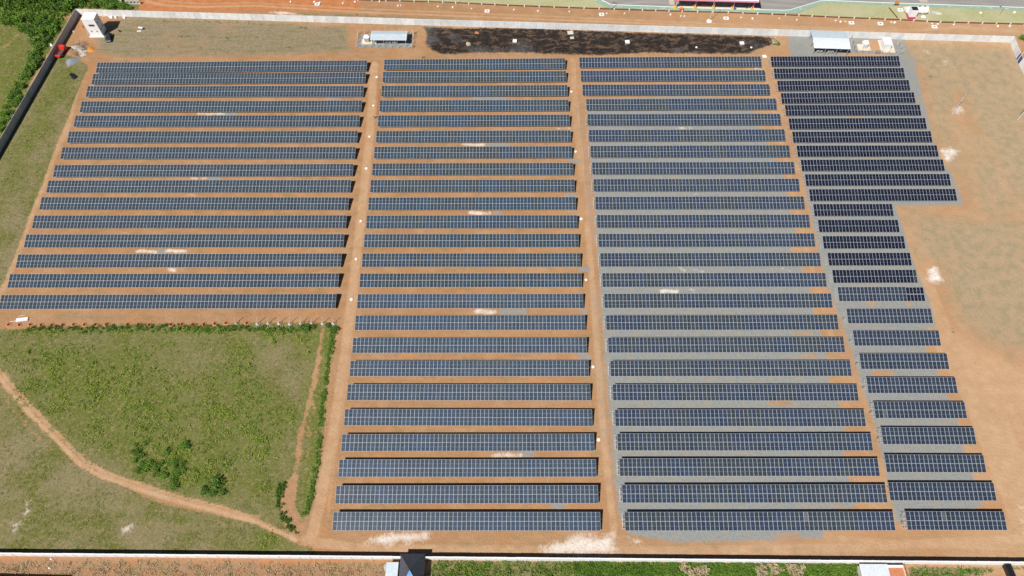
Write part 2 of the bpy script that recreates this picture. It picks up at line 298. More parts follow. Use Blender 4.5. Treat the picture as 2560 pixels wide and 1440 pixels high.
for q_ in ([(70.55, 62.61), (78.45, 62.61), (77.53, 60.80), (70.82, 60.92)], [(82.21, 84.70), (88.39, 84.70), (87.87, 83.35), (82.54, 83.35)], [(83.06, 77.11), (88.31, 77.11), (87.66, 75.68), (83.35, 75.68)], [(102.99, 71.95), (109.08, 71.95), (109.21, 70.30), (103.93, 69.80), (101.38, 71.06)],
           [(82.75, 33.15), (85.87, 33.16), (85.63, 32.12), (82.72, 32.11)], [(106.82, 95.24), (110.47, 95.24), (108.75, 93.25), (107.00, 93.54)], [(118.45, 95.51), (120.28, 95.51), (120.29, 93.38), (118.79, 93.24)], [(119.73, 152.75), (125.94, 152.72), (125.47, 151.99), (119.96, 152.02)], [(119.67, 173.01), (125.42, 172.98), (125.13, 171.79), (119.68, 171.82)], [(65.54, 25.67), (72.80, 26.19), (72.70, 24.69), (66.38, 24.67)]): paint(gravel, 'poly', q_, .7, .75, sub=True)
paint(gravel, 'line', [(23.06, 171.53), (23.77, 156.12), (24.36, 139.88), (24.82, 118.25)], 1.6, .50, 1.2)
paint(gravel, 'line', [(23.83, 99.97), (24.08, 80.44), (23.63, 62.59), (24.92, 47.35)], 1.2, .47, .9)
for a_, b_ in (([(18.46, 152.81), (21.22, 152.06)], .8), ([(16.93, 136.79), (19.07, 136.44)], .9), ([(17.66, 131.01), (19.11, 130.67)], .8), ([(-16.75, 183.33), (-4.87, 182.85)], .8), ([(-10.01, 159.85), (-3.49, 159.63)], .9), ([(-105.80, 144.59), (-102.85, 144.40)], .9), ([(-109.72, 175.43), (-103.00, 174.99)], .8), ([(-7.23, 129.41), (-5.64, 129.40)], .8),
               ([(-4.52, 91.55), (2.19, 91.40)], 1.0), ([(19.84, 91.38), (20.69, 91.38)], .8), ([(18.58, 76.48), (20.90, 76.09)], .9), ([(9.83, 33.01), (11.61, 32.80)], 1.0), ([(-115.53, 114.31), (-113.67, 114.15)], .9), ([(-69.55, 183.01), (-65.80, 182.78)], .6), ([(0.92, 46.76), (4.19, 46.65)], .8), ([(20.18, 107.11), (22.44, 106.80)], .8)): paint(gravel, 'line', a_, .6, .95, b_)
# transformer yard by the first canopy
paint(gravel, 'poly', [(-62.68, 211.08), (-62.91, 217.17), (-60.53, 218.57), (-46.56, 218.94), (-42.70, 218.44), (-41.49, 215.12), (-41.13, 210.46), (-52.11, 210.54)], .4)
# pale chalky spills
for pts_, w_, v_ in (([(-117.06, 175.27), (-107.47, 175.22)], .6, .62), ([(-112.36, 144.80), (-107.18, 144.60)], .6, .62), ([(-19.09, 159.89), (-11.71, 159.67)], .8, .64), ([(-15.48, 129.43), (-9.35, 129.08)], 1.0, .62), ([(-12.21, 91.55), (-6.84, 91.41)], 1.1, .62),
                     ([(-122.42, 114.33), (-116.71, 113.84)], .8, .68), ([(-112.97, 114.46), (-107.44, 114.14)], .9, .68), ([(-129.55, 121.52), (-127.39, 121.35)], .5, .6), ([(-110.40, 107.35), (-108.71, 106.74)], .9, .62), ([(-111.70, 137.40), (-108.93, 137.21)], .5, .5), ([(14.84, 167.63), (18.87, 167.61)], .5, .6),
                     ([(56.98, 167.42), (62.70, 167.39)], .5, .58), ([(-6.17, 46.41), (0.92, 46.42)], .9, .58), ([(44.91, 98.78), (49.23, 98.77)], .9, .62), ([(53.25, 99.34), (54.80, 98.91)], .6, .55), ([(47.40, 107.06), (47.83, 106.46)], .4, .6), ([(51.49, 107.66), (52.86, 106.45)], .5, .6), ([(55.78, 106.74), (58.22, 106.14)], .5, .6),
                     ([(83.87, 107.29), (85.83, 106.39)], .6, .5), ([(60.26, 136.99), (57.27, 136.65)], .5, .5), ([(90.82, 198.29), (92.93, 197.40)], .6, .55)): paint(white, 'line', pts_, .7, v_, w_)
paint(white, 'poly', [(-39.63, 23.42), (-34.17, 25.43), (-31.11, 25.94), (-21.81, 25.96), (-21.89, 23.96), (-27.79, 23.15), (-33.91, 22.74)], 2.0, .8)
paint(white, 'poly', [(5.48, 21.86), (11.14, 23.84), (16.33, 25.55), (21.44, 25.06), (25.08, 25.87), (24.72, 20.63), (15.08, 20.32), (9.01, 20.69)], 2.5, .85)
paint(white, 'poly', [(27.59, 25.08), (31.65, 24.59), (33.33, 22.91), (29.97, 22.90)], 1.5, .55)
paint(white, 'poly', [(128.83, 106.91), (131.44, 108.11), (132.53, 105.11), (132.38, 102.15), (129.20, 100.98), (127.62, 102.75)], 1.5, .75)
paint(white, 'poly', [(147.04, 157.82), (151.86, 158.55), (154.80, 155.92), (151.99, 152.25), (148.18, 149.72), (146.87, 152.64)], 2.0, .56)
paint(white, 'poly', [(155.90, 209.05), (158.70, 208.12), (159.60, 204.95), (156.34, 206.32)], 1.6, .55)
paint(white, 'poly', [(162.29, 202.24), (165.14, 203.11), (164.66, 199.57), (162.11, 199.14)], 1.6, .55)
paint(white, 'poly', [(158.34, 177.22), (161.61, 178.42), (162.77, 174.78), (159.25, 173.20), (157.35, 174.01)], 1.8, .6)
paint(white, 'poly', [(131.62, 32.42), (147.44, 34.53), (143.57, 24.86), (129.93, 26.32)], 2.5, .6)
paint(white, 'poly', [(-103.28, 232.58), (-98.54, 233.54), (-91.81, 232.48), (-86.63, 230.69), (-96.42, 230.77)], .9, .68)
paint(white, 'poly', [(-176.21, 212.36), (-172.69, 213.27), (-169.56, 210.91), (-167.94, 207.22), (-170.48, 206.32), (-173.72, 209.56)], 1.4, .56)
paint(white, 'poly', [(-169.32, 231.12), (-161.92, 231.06), (-161.63, 230.06), (-169.02, 230.12)], .6, .45)
# wheel-worn tracks
for q_, w_, v_ in (([(-166.18, 188.00), (-162.95, 166.54), (-163.53, 153.20), (-162.79, 138.79), (-162.09, 125.20), (-161.42, 112.38), (-160.96, 97.31), (-161.06, 84.60)], 1.4, .55), ([(-55.09, 201.47), (-52.83, 166.01), (-51.83, 131.56), (-51.13, 103.04), (-50.77, 75.19), (-51.01, 50.68), (-51.82, 33.09), (-52.71, 24.89)], 1.7, .62), ([(21.40, 203.20), (21.32, 171.53), (22.21, 143.40)], 1.4, .45),
                   ([(23.07, 124.70), (23.49, 102.91), (23.73, 80.44), (23.84, 56.59), (24.42, 39.62), (25.16, 27.08)], 1.2, .6), ([(-54.62, 23.88), (-39.97, 21.94), (0.89, 21.45), (41.50, 21.36), (82.11, 22.25), (123.14, 24.32), (143.77, 25.36)], 1.4, .6), ([(82.68, 24.71), (102.54, 23.08), (132.46, 22.18)], 1.0, .5),
                   ([(-122.43, 245.55), (-159.03, 244.30), (-152.40, 239.58), (-143.75, 236.95), (-130.31, 236.08), (-107.33, 236.65), (-87.21, 234.45), (-64.00, 232.25), (-31.28, 229.99), (17.18, 226.65), (64.89, 223.36), (99.45, 221.17), (135.28, 219.22), (158.83, 219.28), (175.06, 221.06), (199.08, 218.02), (219.15, 213.66)], .7, .7), ([(-148.40, 242.13), (-144.46, 239.77), (-130.78, 238.12), (-107.67, 238.43), (-87.52, 236.48), (-64.23, 234.26), (-31.39, 231.98), (17.24, 228.61), (65.06, 224.81), (99.71, 222.60), (135.57, 220.41)], .6, .62),
                   ([(93.48, 204.95), (93.45, 191.76), (93.39, 171.16), (93.34, 152.13), (92.62, 134.49), (92.60, 118.09), (93.18, 96.98), (93.74, 83.07)], 1.2, .45), ([(125.39, 102.75), (126.42, 81.72), (129.59, 62.64), (130.57, 39.79), (131.02, 29.34)], 4, .55)): paint(track, 'line', q_, .6, v_, w_)
paint(track, 'poly', [(125.71, 91.27), (129.67, 88.49), (135.39, 80.38), (147.55, 75.15), (163.70, 75.15), (143.77, 25.36), (126.53, 25.32), (126.64, 34.49), (126.75, 44.14), (127.30, 59.03), (126.66, 67.55), (126.38, 77.75)], 4, .56)
paint(red, 'line', [(-165.98, 204.47), (-163.09, 196.64), (-161.38, 190.11)], .7, .7, .3)
# beyond the bottom wall
paint(dry, 'poly', [(-144.03, 19.41), (-31.49, 18.74), (-30.17, 9.61), (-141.86, 9.25)], .8, .56)
paint(grass, 'poly', [(-21.57, 18.86), (86.27, 18.58), (84.69, 8.16), (-20.68, 7.81)], .6)
paint(lush, 'poly', [(15.02, 18.67), (86.27, 18.58), (84.69, 8.16), (15.55, 7.93)], 1.2, .62)
paint(dry, 'poly', [(-21.57, 18.86), (15.02, 18.67), (15.06, 7.93), (-20.68, 7.81)], 1, .5)
paint(grass, 'poly', [(98.07, 17.94), (121.84, 17.62), (120.68, 17.15), (114.23, 15.62), (109.69, 13.73), (96.84, 10.01)], .8, .8)
paint(grass, 'line', [(123.33, 17.63), (140.62, 17.49)], .6, .7, .6)
paint(dry, 'poly', [(-156.25, 88.05), (-143.46, 90.14), (-118.08, 91.81), (-106.54, 90.10), (-120.89, 88.72), (-142.70, 87.90)], 1.5, .42)
for xx in range(5):
    pass

paint(lush, 'poly', [(-162.42, 81.87), (-78.76, 85.91), (-59.18, 84.53), (-57.90, 67.51), (-60.62, 48.38), (-62.40, 33.07), (-77.22, 33.04), (-103.74, 40.50), (-123.29, 50.60), (-142.75, 67.50), (-159.80, 75.21)], 6, .50)
paint(dry, 'line', [(-145.44, 88.74), (-127.45, 90.12), (-106.36, 89.40), (-89.06, 88.69)], 1.4, .42, .6)
paint(dry, 'poly', [(156.37, 170.84), (170.16, 161.10), (168.86, 134.24), (147.55, 75.15), (136.70, 84.40), (138.09, 124.38), (149.27, 130.94), (147.51, 165.03)], 6, .45)
paint(dry, 'line', [(-19.53, 22.19), (41.57, 21.95), (102.25, 22.10)], 1.5, .38, .8)

paint(gravel, 'line', [(21.74, 181.66), (23.06, 171.53), (23.21, 156.12), (23.72, 143.40), (23.93, 131.32), (24.21, 121.45)], 2.2, .50, 1.0)
paint(gravel, 'line', [(24.42, 97.07), (24.37, 75.17), (24.54, 62.59), (25.14, 50.76), (25.66, 34.29)], 2.4, .52, 1.0)
paint(gravel, 'line', [(98.47, 124.49), (98.87, 108.78), (98.64, 94.12), (99.33, 81.73), (99.67, 68.79), (99.69, 55.47)], 2.0, .50, .6)

for q_ in ([(-55.86, 201.48), (-53.90, 171.92), (-52.78, 143.68), (-52.04, 118.43), (-51.20, 94.29), (-51.12, 68.77), (-51.58, 48.39), (-51.52, 31.01)], [(-53.70, 201.47), (-52.15, 171.91), (-51.13, 143.68), (-50.35, 118.43), (-49.47, 94.29), (-49.03, 68.77), (-49.38, 48.39), (-49.27, 29.98)], [(21.93, 200.96), (22.48, 171.53), (23.17, 143.40), (23.46, 111.99), (23.79, 85.83), (24.31, 62.59), (24.78, 41.80), (25.54, 25.07)],
           [(-156.90, 239.62), (-147.07, 236.98), (-130.20, 235.57), (-107.28, 236.39), (-87.21, 234.45), (-64.00, 232.25), (-31.28, 229.99), (17.18, 226.65), (64.89, 223.36), (99.45, 221.17), (135.28, 219.22), (158.76, 219.04), (174.98, 220.82), (198.99, 217.79)], [(-155.43, 242.19), (-144.40, 239.52), (-130.78, 238.12), (-107.67, 238.43), (-87.56, 236.73), (-64.26, 234.51), (-31.40, 232.23), (17.24, 228.86), (65.11, 225.29), (99.75, 222.84), (135.62, 220.65), (159.10, 220.23), (175.36, 222.01), (199.59, 219.44)],
           [(-60.61, 22.68), (-39.94, 21.64), (0.89, 21.26), (41.47, 21.17), (82.07, 22.05), (128.93, 23.54)], [(165.57, 172.77), (167.48, 157.35), (168.04, 139.38), (166.68, 121.08)]): paint(track, 'line', q_, .5, 1.0, .15)

paint(red, 'poly', [(-144.07, 19.51), (-31.50, 18.83), (-30.17, 9.61), (-141.86, 9.25)], .8, .8)
paint(lush, 'poly', [(-71.02, 83.17), (-61.19, 81.82), (-58.46, 71.31), (-62.89, 62.55), (-72.96, 67.51), (-77.23, 77.82)], 5, .75, sub=True)
paint(lush, 'poly', [(-106.51, 80.50), (-87.60, 81.83), (-81.46, 75.19), (-94.44, 70.04), (-107.16, 73.90)], 4, .4, sub=True)
paint(white, 'line', [(-84.80, 163.25), (-83.87, 162.86)], .4, 0, .1)
paint(grass, 'line', [(-59.47, 37.86), (-57.18, 62.55), (-56.21, 80.47)], .8, .35, .3, sub=True)
for q_ in ([(-60.43, 54.16), (-60.22, 47.24)], [(-59.84, 65.02), (-56.47, 57.72)], [(-57.25, 55.34), (-56.80, 45.00), (-57.07, 36.26)], [(-57.84, 75.19), (-57.67, 67.51)]): paint(grass, 'line', q_, 1.2, .55, .5, sub=True)
paint(grass, 'line', [(-159.19, 73.64), (-150.14, 68.51), (-144.79, 63.50), (-135.10, 55.63), (-125.99, 48.65), (-118.65, 43.02), (-112.18, 39.72), (-107.44, 38.32), (-102.74, 36.93), (-94.56, 34.38), (-85.49, 32.08), (-76.58, 30.02), (-67.81, 28.09)], .45, .6, .1)
paint(dry, 'line', [(-156.77, 67.49), (-140.64, 55.27), (-125.48, 43.79), (-112.18, 36.16)], 3, .0, 1)

paint(track, 'line', [(-160.32, 76.52), (-150.60, 71.31), (-144.17, 65.61), (-134.45, 57.66), (-125.30, 50.60), (-117.93, 44.92), (-111.44, 41.59), (-102.17, 38.76), (-93.98, 36.30), (-84.87, 33.98), (-77.05, 32.20), (-70.26, 29.93)], .8, .9, .4)
paint(grass, 'poly', [(-101.60, 36.71), (-94.75, 35.12), (-92.02, 32.80), (-99.22, 31.95)], 2, .4, sub=True)

paint(lush, 'poly', [(-219.14, 226.08), (-199.50, 225.92), (-191.20, 213.87), (-184.05, 193.49), (-181.18, 166.63), (-189.07, 149.62)], 4, .5)
paint(dry, 'poly', [(-199.99, 213.93), (-193.57, 217.43), (-188.25, 202.36), (-185.58, 187.05), (-187.05, 174.63), (-195.02, 164.74), (-204.67, 189.30)], 3, .35, sub=True)

zones = dict(grass=grass, gravel=gravel, burnt=burnt, dry=dry, white=white, track=track, red=red, lush=lush)
# material
n = NT('ground'); p = n.pos()
A1, A2 = n.attr('zone_a'), n.attr('zone_b')
def sep(a):
    s_ = n.t.nodes.new('ShaderNodeSeparateColor'); n.put(s_.inputs[0], a.outputs['Color']); return [*s_.outputs, a.outputs['Alpha']]
zg, zv, zb, zd = sep(A1); zw, zt, zr, zl = sep(A2)
n1 = n.noise(p, .045, 4); n2 = n.noise(p, .35, 5, .6); n3 = n.noise(p, 1.3, 4, .65); n4 = n.noise(p, 4.5, 2, .6)
streak = n.noise(n.scale(p, (.05, 1.1, 1)), 1.0, 4, .6)
blades = n.noise(n.scale(p, (1.6, .8, 1)), 1.0, 4, .75, .6)
def thr(m, nz, amt, w=.1):
    a = n.math('ADD', m, n.math('MULTIPLY', n.math('SUBTRACT', nz, .5), amt)); return n.rng(a, .5 - w, .5 + w)
dirt = n.mix(n.rng(n1, .35, .65), (.335, .180, .088), (.385, .225, .120))
dirt = n.mix(n.rng(n2, .40, .70, 0, .6), dirt, (.345, .170, .080))
dirt = n.mix(n.rng(n.noise(p, .11, 5, .65, .8), .46, .66, 0, .6), dirt, (.42, .275, .165))
weedy = n.noise(n.scale(p, (.22, .5, 1)), 1.0, 5, .62)
dirt = n.mix(n.math('MULTIPLY', n.rng(weedy, .46, .64, 0, .7), n.rng(n.noise(p, .05, 3), .40, .55)), dirt, (.215, .165, .08))
dirt = n.mix(n.rng(n3, .54, .74, 0, .55), dirt, (.20, .13, .06))          # sparse weeds and pebbles
xpos = n.t.nodes.new('ShaderNodeSeparateXYZ'); n.put(xpos.inputs[0], p)
east = n.rng(xpos.outputs[0], -20, 170)
dirt = n.mix(n.math('MULTIPLY', east, .5), dirt, n.mix(n.rng(n.noise(p, .07, 5, .6, 1.2), .42, .58), (.46, .285, .16), (.56, .385, .24)))       # haze over the east side painted in as paler soil
dirt = n.mix(n.rng(n4, .3, .7, .35, 0), dirt, (.30, .165, .085)); dirt = n.mix(n.rng(n.noise(p, .8, 5, .75), .56, .70, 0, .5), dirt, (.26, .17, .095)); dirt = n.mix(n.rng(n.noise(p, .17, 5, .7, .6), .54, .66, 0, .55), dirt, (.44, .215, .095))
c = n.mix(n.math('MULTIPLY', zr, .8), dirt, n.mix(n.rng(n2, .4, .6), (.40, .135, .045), (.47, .19, .075)))
tr = n.mix(n.rng(n.noise(p, .3, 5, .65), .35, .65), (.42, .26, .145), (.52, .36, .225))
c = n.mix(n.math('MULTIPLY', thr(zt, n3, .5, .22), .75), c, tr)
grey = n.mix(n.rng(n3, .35, .65), (.205, .22, .22), (.26, .27, .262)); grey = n.mix(n.rng(n2, .46, .70, 0, .6), grey, (.31, .255, .19)); grey = n.mix(n.rng(n3, .62, .75, 0, .6), grey, (.13, .125, .10))
c = n.mix(thr(zv, n.math('ADD', n.math('MULTIPLY', n2, .6), n.math('MULTIPLY', n3, .4)), 1.3, .22), c, grey)
dg = n.mix(n.rng(blades, .35, .65), (.205, .158, .102), (.285, .230, .155)); dg = n.mix(n.rng(n2, .50, .66, 0, .7), dg, (.18, .165, .085)); dg = n.mix(n.math('MULTIPLY', n.rng(n.noise(n.scale(p, (.12, .7, 1)), 1, 4, .6), .52, .66, 0, .8), n.math('SUBTRACT', 1.0, east)), dg, (.15, .16, .05))
dg = n.mix(n.rng(n3, .53, .72, 0, .6), dg, (.12, .095, .055)); dg = n.mix(n.rng(n1, .5, .62, 0, .35), dg, (.31, .20, .12))
dg = n.mix(n.math('MULTIPLY', east, .6), dg, n.mix(n.rng(n2, .4, .6), (.45, .325, .20), (.35, .275, .165)))  # eastern haze also put into the dry grass colour, lightening it
c = n.mix(thr(zd, n.math('ADD', n.math('MULTIPLY', n2, .6), n.math('MULTIPLY', n1, .4)), 1.6, .34), c, dg)
gg = n.mix(n.rng(blades, .35, .68), (.066, .082, .014), (.150, .160, .036))
gg = n.mix(n.rng(n3, .54, .72, 0, .7), gg, (.27, .22, .125)); gg = n.mix(n.rng(n2, .50, .68, 0, .65), gg, (.23, .185, .095))
meadow = n.math('SUBTRACT', 1.0, zl); gg = n.mix(n.math('MULTIPLY', n.rng(n.noise(p, .09, 4, .6), .42, .58), n.math('MULTIPLY', meadow, .75)), gg, n.mix(n.rng(n3, .4, .6), (.27, .215, .13), (.17, .15, .075)))
gl = n.mix(n.rng(n.math('ADD', n.math('MULTIPLY', n3, .5), n.math('MULTIPLY', n4, .5)), .42, .58), (.058, .088, .009), (.135, .175, .020)); gg = n.mix(thr(zl, n.math('ADD', n.math('MULTIPLY', n3, .5), n.math('MULTIPLY', n2, .5)), 1.3, .3), gg, gl)
gg = n.mix(n.rng(n.noise(n.scale(p, (.9, 1.2, 1)), 1.0, 6, .8, 1.0), .51, .61, 0, .85), gg, (.27, .205, .115)); gg = n.mix(n.rng(n4, .56, .72, 0, .6), gg, (.03, .032, .010))
c = n.mix(thr(zg, n.math('ADD', n.math('MULTIPLY', n3, .55), n.math('MULTIPLY', n2, .45)), 2.2, .12), c, gg)
bb = n.mix(n.rng(n3, .38, .6), (.010, .009, .010), (.034, .026, .022)); bb = n.mix(n.rng(n.noise(n.scale(p, (.3, .5, 1)), 1, 5, .65, .5), .49, .61, 0, .75), bb, (.14, .092, .062)); bb = n.mix(n.rng(n1, .56, .66, 0, .6), bb, (.12, .12, .125))
bb = n.mix(n.rng(n4, .62, .78, 0, .5), bb, (.17, .14, .11))
c = n.mix(thr(zb, n.math('ADD', n.math('MULTIPLY', n3, .5), n.math('MULTIPLY', n2, .5)), 2.0, .22), c, bb)
ww = n.mix(n.rng(n3, .4, .62), n.mix(east, (.66, .60, .54), (.80, .77, .74)), (.54, .46, .38))
c = n.mix(thr(zw, n.math('ADD', n.math('MULTIPLY', n3, .5), n.math('MULTIPLY', n2, .5)), 2.0, .2), c, ww)
M['ground'] = n.fin(c, .95, .12); n.bump(n.math('ADD', n3, n4), .8, .2)

hz = (np.sin(GX * .13 + 1.3) * np.cos(GY * .17) * .02 - .03)
co = np.stack([GX.ravel(), GY.ravel(), np.where((abs(GX) > 240) | (GY > 262) | (GY < 3), -.03, hz).ravel()], 1)
# which piece of the ground each cell belongs to
def cell(a): return (a[:-1, :-1] + a[1:, :-1] + a[:-1, 1:] + a[1:, 1:]) / 4
cls = np.zeros((ny - 1, nx - 1), int)
cls[cell(track) > .5] = 1; cls[cell(dry) > .5] = 2; cls[cell(grass) > .5] = 3; cls[cell(gravel) > .5] = 4; cls[cell(burnt) > .5] = 5
ii, jj = np.meshgrid(np.arange(nx - 1), np.arange(ny - 1)); v00 = jj * nx + ii
quads = np.stack([v00, v00 + 1, v00 + nx + 1, v00 + nx], -1)
za = np.stack([z.ravel() for z in (grass, gravel, burnt, dry)], 1); zb_ = np.stack([z.ravel() for z in (white, track, red, lush)], 1)
for k, nm in enumerate(('ground', 'dirt_track', 'dry_grass_field', 'grass_field', 'gravel_ground', 'burnt_ground')):
    q = quads[cls == k].reshape(-1, 4)
    if not len(q): continue
    u, inv = np.unique(q, return_inverse=True); inv = inv.reshape(-1)
    me = bpy.data.meshes.new(nm); me.vertices.add(len(u)); me.vertices.foreach_set('co', co[u].ravel())
    me.loops.add(len(inv)); me.loops.foreach_set('vertex_index', inv.astype(np.int32))
    me.polygons.add(len(q)); me.polygons.foreach_set('loop_start', np.arange(0, len(inv), 4, dtype=np.int32))
    me.polygons.foreach_set('loop_total', np.full(len(q), 4, np.int32)); me.update(calc_edges=True)
    for an, src in (('zone_a', za), ('zone_b', zb_)):
        at = me.attributes.new(an, 'FLOAT_COLOR', 'POINT'); at.data.foreach_set('color', src[u].ravel().astype(np.float32))
    me.materials.append(M['ground']); tag(link(nm, me), kind='structure')

def sheet(name, poly, z, mat, th=.0):
    b = MB(); b.poly([(x, y, z) for x, y in poly]); o = b.obj(name, mat); tag(o, kind='structure'); return o
def strip(name, pts, w, z0, h, mat, parent=None):
    b = MB()
    for (a, c_) in zip(pts[:-1], pts[1:]):
        a = Vector((*a, 0)); c_ = Vector((*c_, 0)); d = c_ - a; b.box((*((a + c_) / 2).xy, z0 + h / 2), (d.length + w * .5, w, h), math.atan2(d.y, d.x))
    return b.obj(name, mat, parent)
n = NT('asphalt'); p = n.pos(); k = n.noise(n.scale(p, (.08, .6, 1)), 1, 4)
M['asphalt'] = n.fin(n.mix(n.rng(n.noise(p, 2.5, 3), .35, .65, 0, .5), n.mix(n.rng(k, .35, .65), (.20, .195, .19), (.30, .28, .26)), (.25, .23, .21)), .95, .15)
n = NT('lawn'); p = n.pos(); k = n.noise(p, .12, 4); k2 = n.noise(p, 1.2, 4, .7)
M['lawn'] = n.fin(n.mix(n.rng(k2, .3, .7), n.mix(n.rng(k, .4, .62), (.34, .33, .19), (.25, .28, .10)), (.40, .37, .24)), 1, .1); n.bump(k2, .5, .1)
n = NT('green_paint'); p = n.pos(); k = n.noise(n.scale(p, (.5, 1.2, 1)), 1, 5, .7)
M['verge'] = n.fin(n.mix(n.rng(k, .55, .66), n.mix(n.rng(n.noise(p, 1, 3), .3, .7), (.19, .30, .23), (.25, .36, .29)), (.45, .48, .42)), .9, .2)
sheet('lawn', [(-69.12, 247.70), (33.08, 246.77), (31.93, 238.00), (37.24, 234.17), (23.90, 234.03), (-3.79, 235.77), (-48.27, 238.95), (-59.91, 239.81)], .024, M['lawn'])
sheet('lawn', [(112.15, 229.44), (124.84, 236.19), (153.51, 234.44), (203.68, 230.78), (234.63, 228.56), (231.02, 219.91), (200.70, 222.53), (157.45, 225.53), (129.26, 227.22)], .024, M['lawn'])
sheet('painted_verge', [(30.83, 242.11), (33.35, 240.03), (38.34, 235.92), (56.47, 234.76), (75.76, 233.34), (107.80, 231.83), (110.26, 232.06), (124.42, 237.97), (153.92, 235.94), (204.39, 232.76), (235.45, 230.52), (234.63, 228.56), (203.68, 230.78), (153.51, 234.44), (124.84, 236.19), (111.88, 229.69), (97.83, 230.05), (65.87, 231.80), (37.23, 233.91), (31.93, 238.00)], .040, M['verge'])
sheet('asphalt_road', [(1.14, 259.13), (31.61, 244.18), (35.88, 238.48), (38.34, 235.92), (56.47, 234.76), (75.76, 233.34), (107.80, 231.83), (110.26, 232.06), (124.42, 237.97), (153.92, 235.94), (204.39, 232.76), (235.45, 230.52), (246.40, 256.76)], .030, M['asphalt'])
k_ = strip('kerb', [(33.35, 240.03), (38.34, 235.92), (56.47, 234.76), (75.76, 233.34), (107.80, 231.83), (110.26, 232.06), (124.42, 237.97), (153.92, 235.94), (204.39, 232.76), (235.45, 230.52)], .22, .03, .13, M['white']); tag(k_, kind='structure')
for q_ in ("1672,0 1684,0 1685,2 1673,2", "1672,4 1684,4 1685,6 1673,6", "1672.5,8 1684.5,8 1685.5,10 1673.5,10", "1673,12 1685,12 1686,16 1674,16"): pass
sheet('crosswalk_stripe', [(62.12, 239.01), (64.08, 239.00), (64.18, 238.36), (62.22, 238.38)], .036, M['tan_slab']); sheet('crosswalk_stripe', [(61.99, 237.74), (63.94, 237.73), (64.03, 237.09), (62.08, 237.11)], .036, M['tan_slab'])
sheet('crosswalk_stripe', [(62.01, 236.48), (63.96, 236.46), (64.07, 235.95), (62.12, 235.97)], .036, M['tan_slab'])
sheet('crosswalk_stripe', [(163.84, 237.88), (167.07, 237.85), (167.13, 237.47), (163.89, 237.50)], .036, M['tan_slab']); sheet('crosswalk_stripe', [(163.71, 236.87), (166.94, 236.84), (166.99, 236.46), (163.77, 236.49)], .036, M['tan_slab'])
sheet('forecourt', [(66.29, 235.43), (71.94, 235.13), (98.45, 233.65), (98.28, 232.65), (75.81, 233.72), (66.17, 234.42)], .044, M['tan_slab'])


# ------------------------------------------------------------ solar tables
TAU = 0.259796; H0 = .9
def panel_mesh(w, L, t=.04, fr=.029, mid=.016, nm='solar_panel'):
    b = MB(); z = t; zi = t - .006
    x0, x1, y0, y1 = 0, w, 0, L
    o_ = [(x0, y0), (x1, y0), (x1, y1), (x0, y1)]; i_ = [(x0 + fr, y0 + fr), (x1 - fr, y0 + fr), (x1 - fr, y1 - fr), (x0 + fr, y1 - fr)]
    for a in range(4):
        c_ = (a + 1) % 4
        b.poly([(*o_[a], z), (*o_[c_], z), (*i_[c_], z), (*i_[a], z)], 0)
        b.poly([(*o_[a], 0), (*o_[c_], 0), (*o_[c_], z), (*o_[a], z)], 0)
        b.poly([(*i_[a], z), (*i_[c_], z), (*i_[c_], zi), (*i_[a], zi)], 0)
    ym = L / 2
    b.poly([(i_[0][0], i_[0][1], zi), (i_[1][0], i_[1][1], zi), (i_[1][0], ym - mid / 2, zi), (i_[0][0], ym - mid / 2, zi)], 1)
    b.poly([(i_[0][0], ym + mid / 2, zi), (i_[1][0], ym + mid / 2, zi), (i_[2][0], i_[2][1], zi), (i_[3][0], i_[3][1], zi)], 1)
    b.poly([(i_[0][0], ym - mid / 2, zi), (i_[1][0], ym - mid / 2, zi), (i_[1][0], ym + mid / 2, zi), (i_[0][0], ym + mid / 2, zi)], 0)
    b.poly([(x0, y1, 0), (x1, y1, 0), (x1, y0, 0), (x0, y0, 0)], 2)
    return b.mesh(nm, [M['frame'], M['cells'], M['concrete']])
PL, PD = 1.15, 1.08; LL, LD = 2.265, 2.13
ME_L = panel_mesh(PL - .008, LL); ME_D = panel_mesh(PD - .008, LD, fr=.024, mid=.006)
ORD = ['first', 'second', 'third', 'fourth', 'fifth', 'sixth', 'seventh', 'eighth', 'ninth', 'tenth', 'eleventh', 'twelfth', 'thirteenth',
       'fourteenth', 'fifteenth', 'sixteenth', 'seventeenth', 'eighteenth', 'nineteenth', 'twentieth', 'twenty-first', 'twenty-second',
       'twenty-third', 'twenty-fourth', 'twenty-fifth', 'twenty-sixth']
BLK = {'A': 'leftmost block', 'B': 'centre-left block', 'C': 'centre-right block', 'D': 'rightmost block'}
HUE = {'A': (.044, .062, .083), 'B': (.048, .065, .086), 'C': (.040, .056, .083), 'D': (.038, .053, .080)}
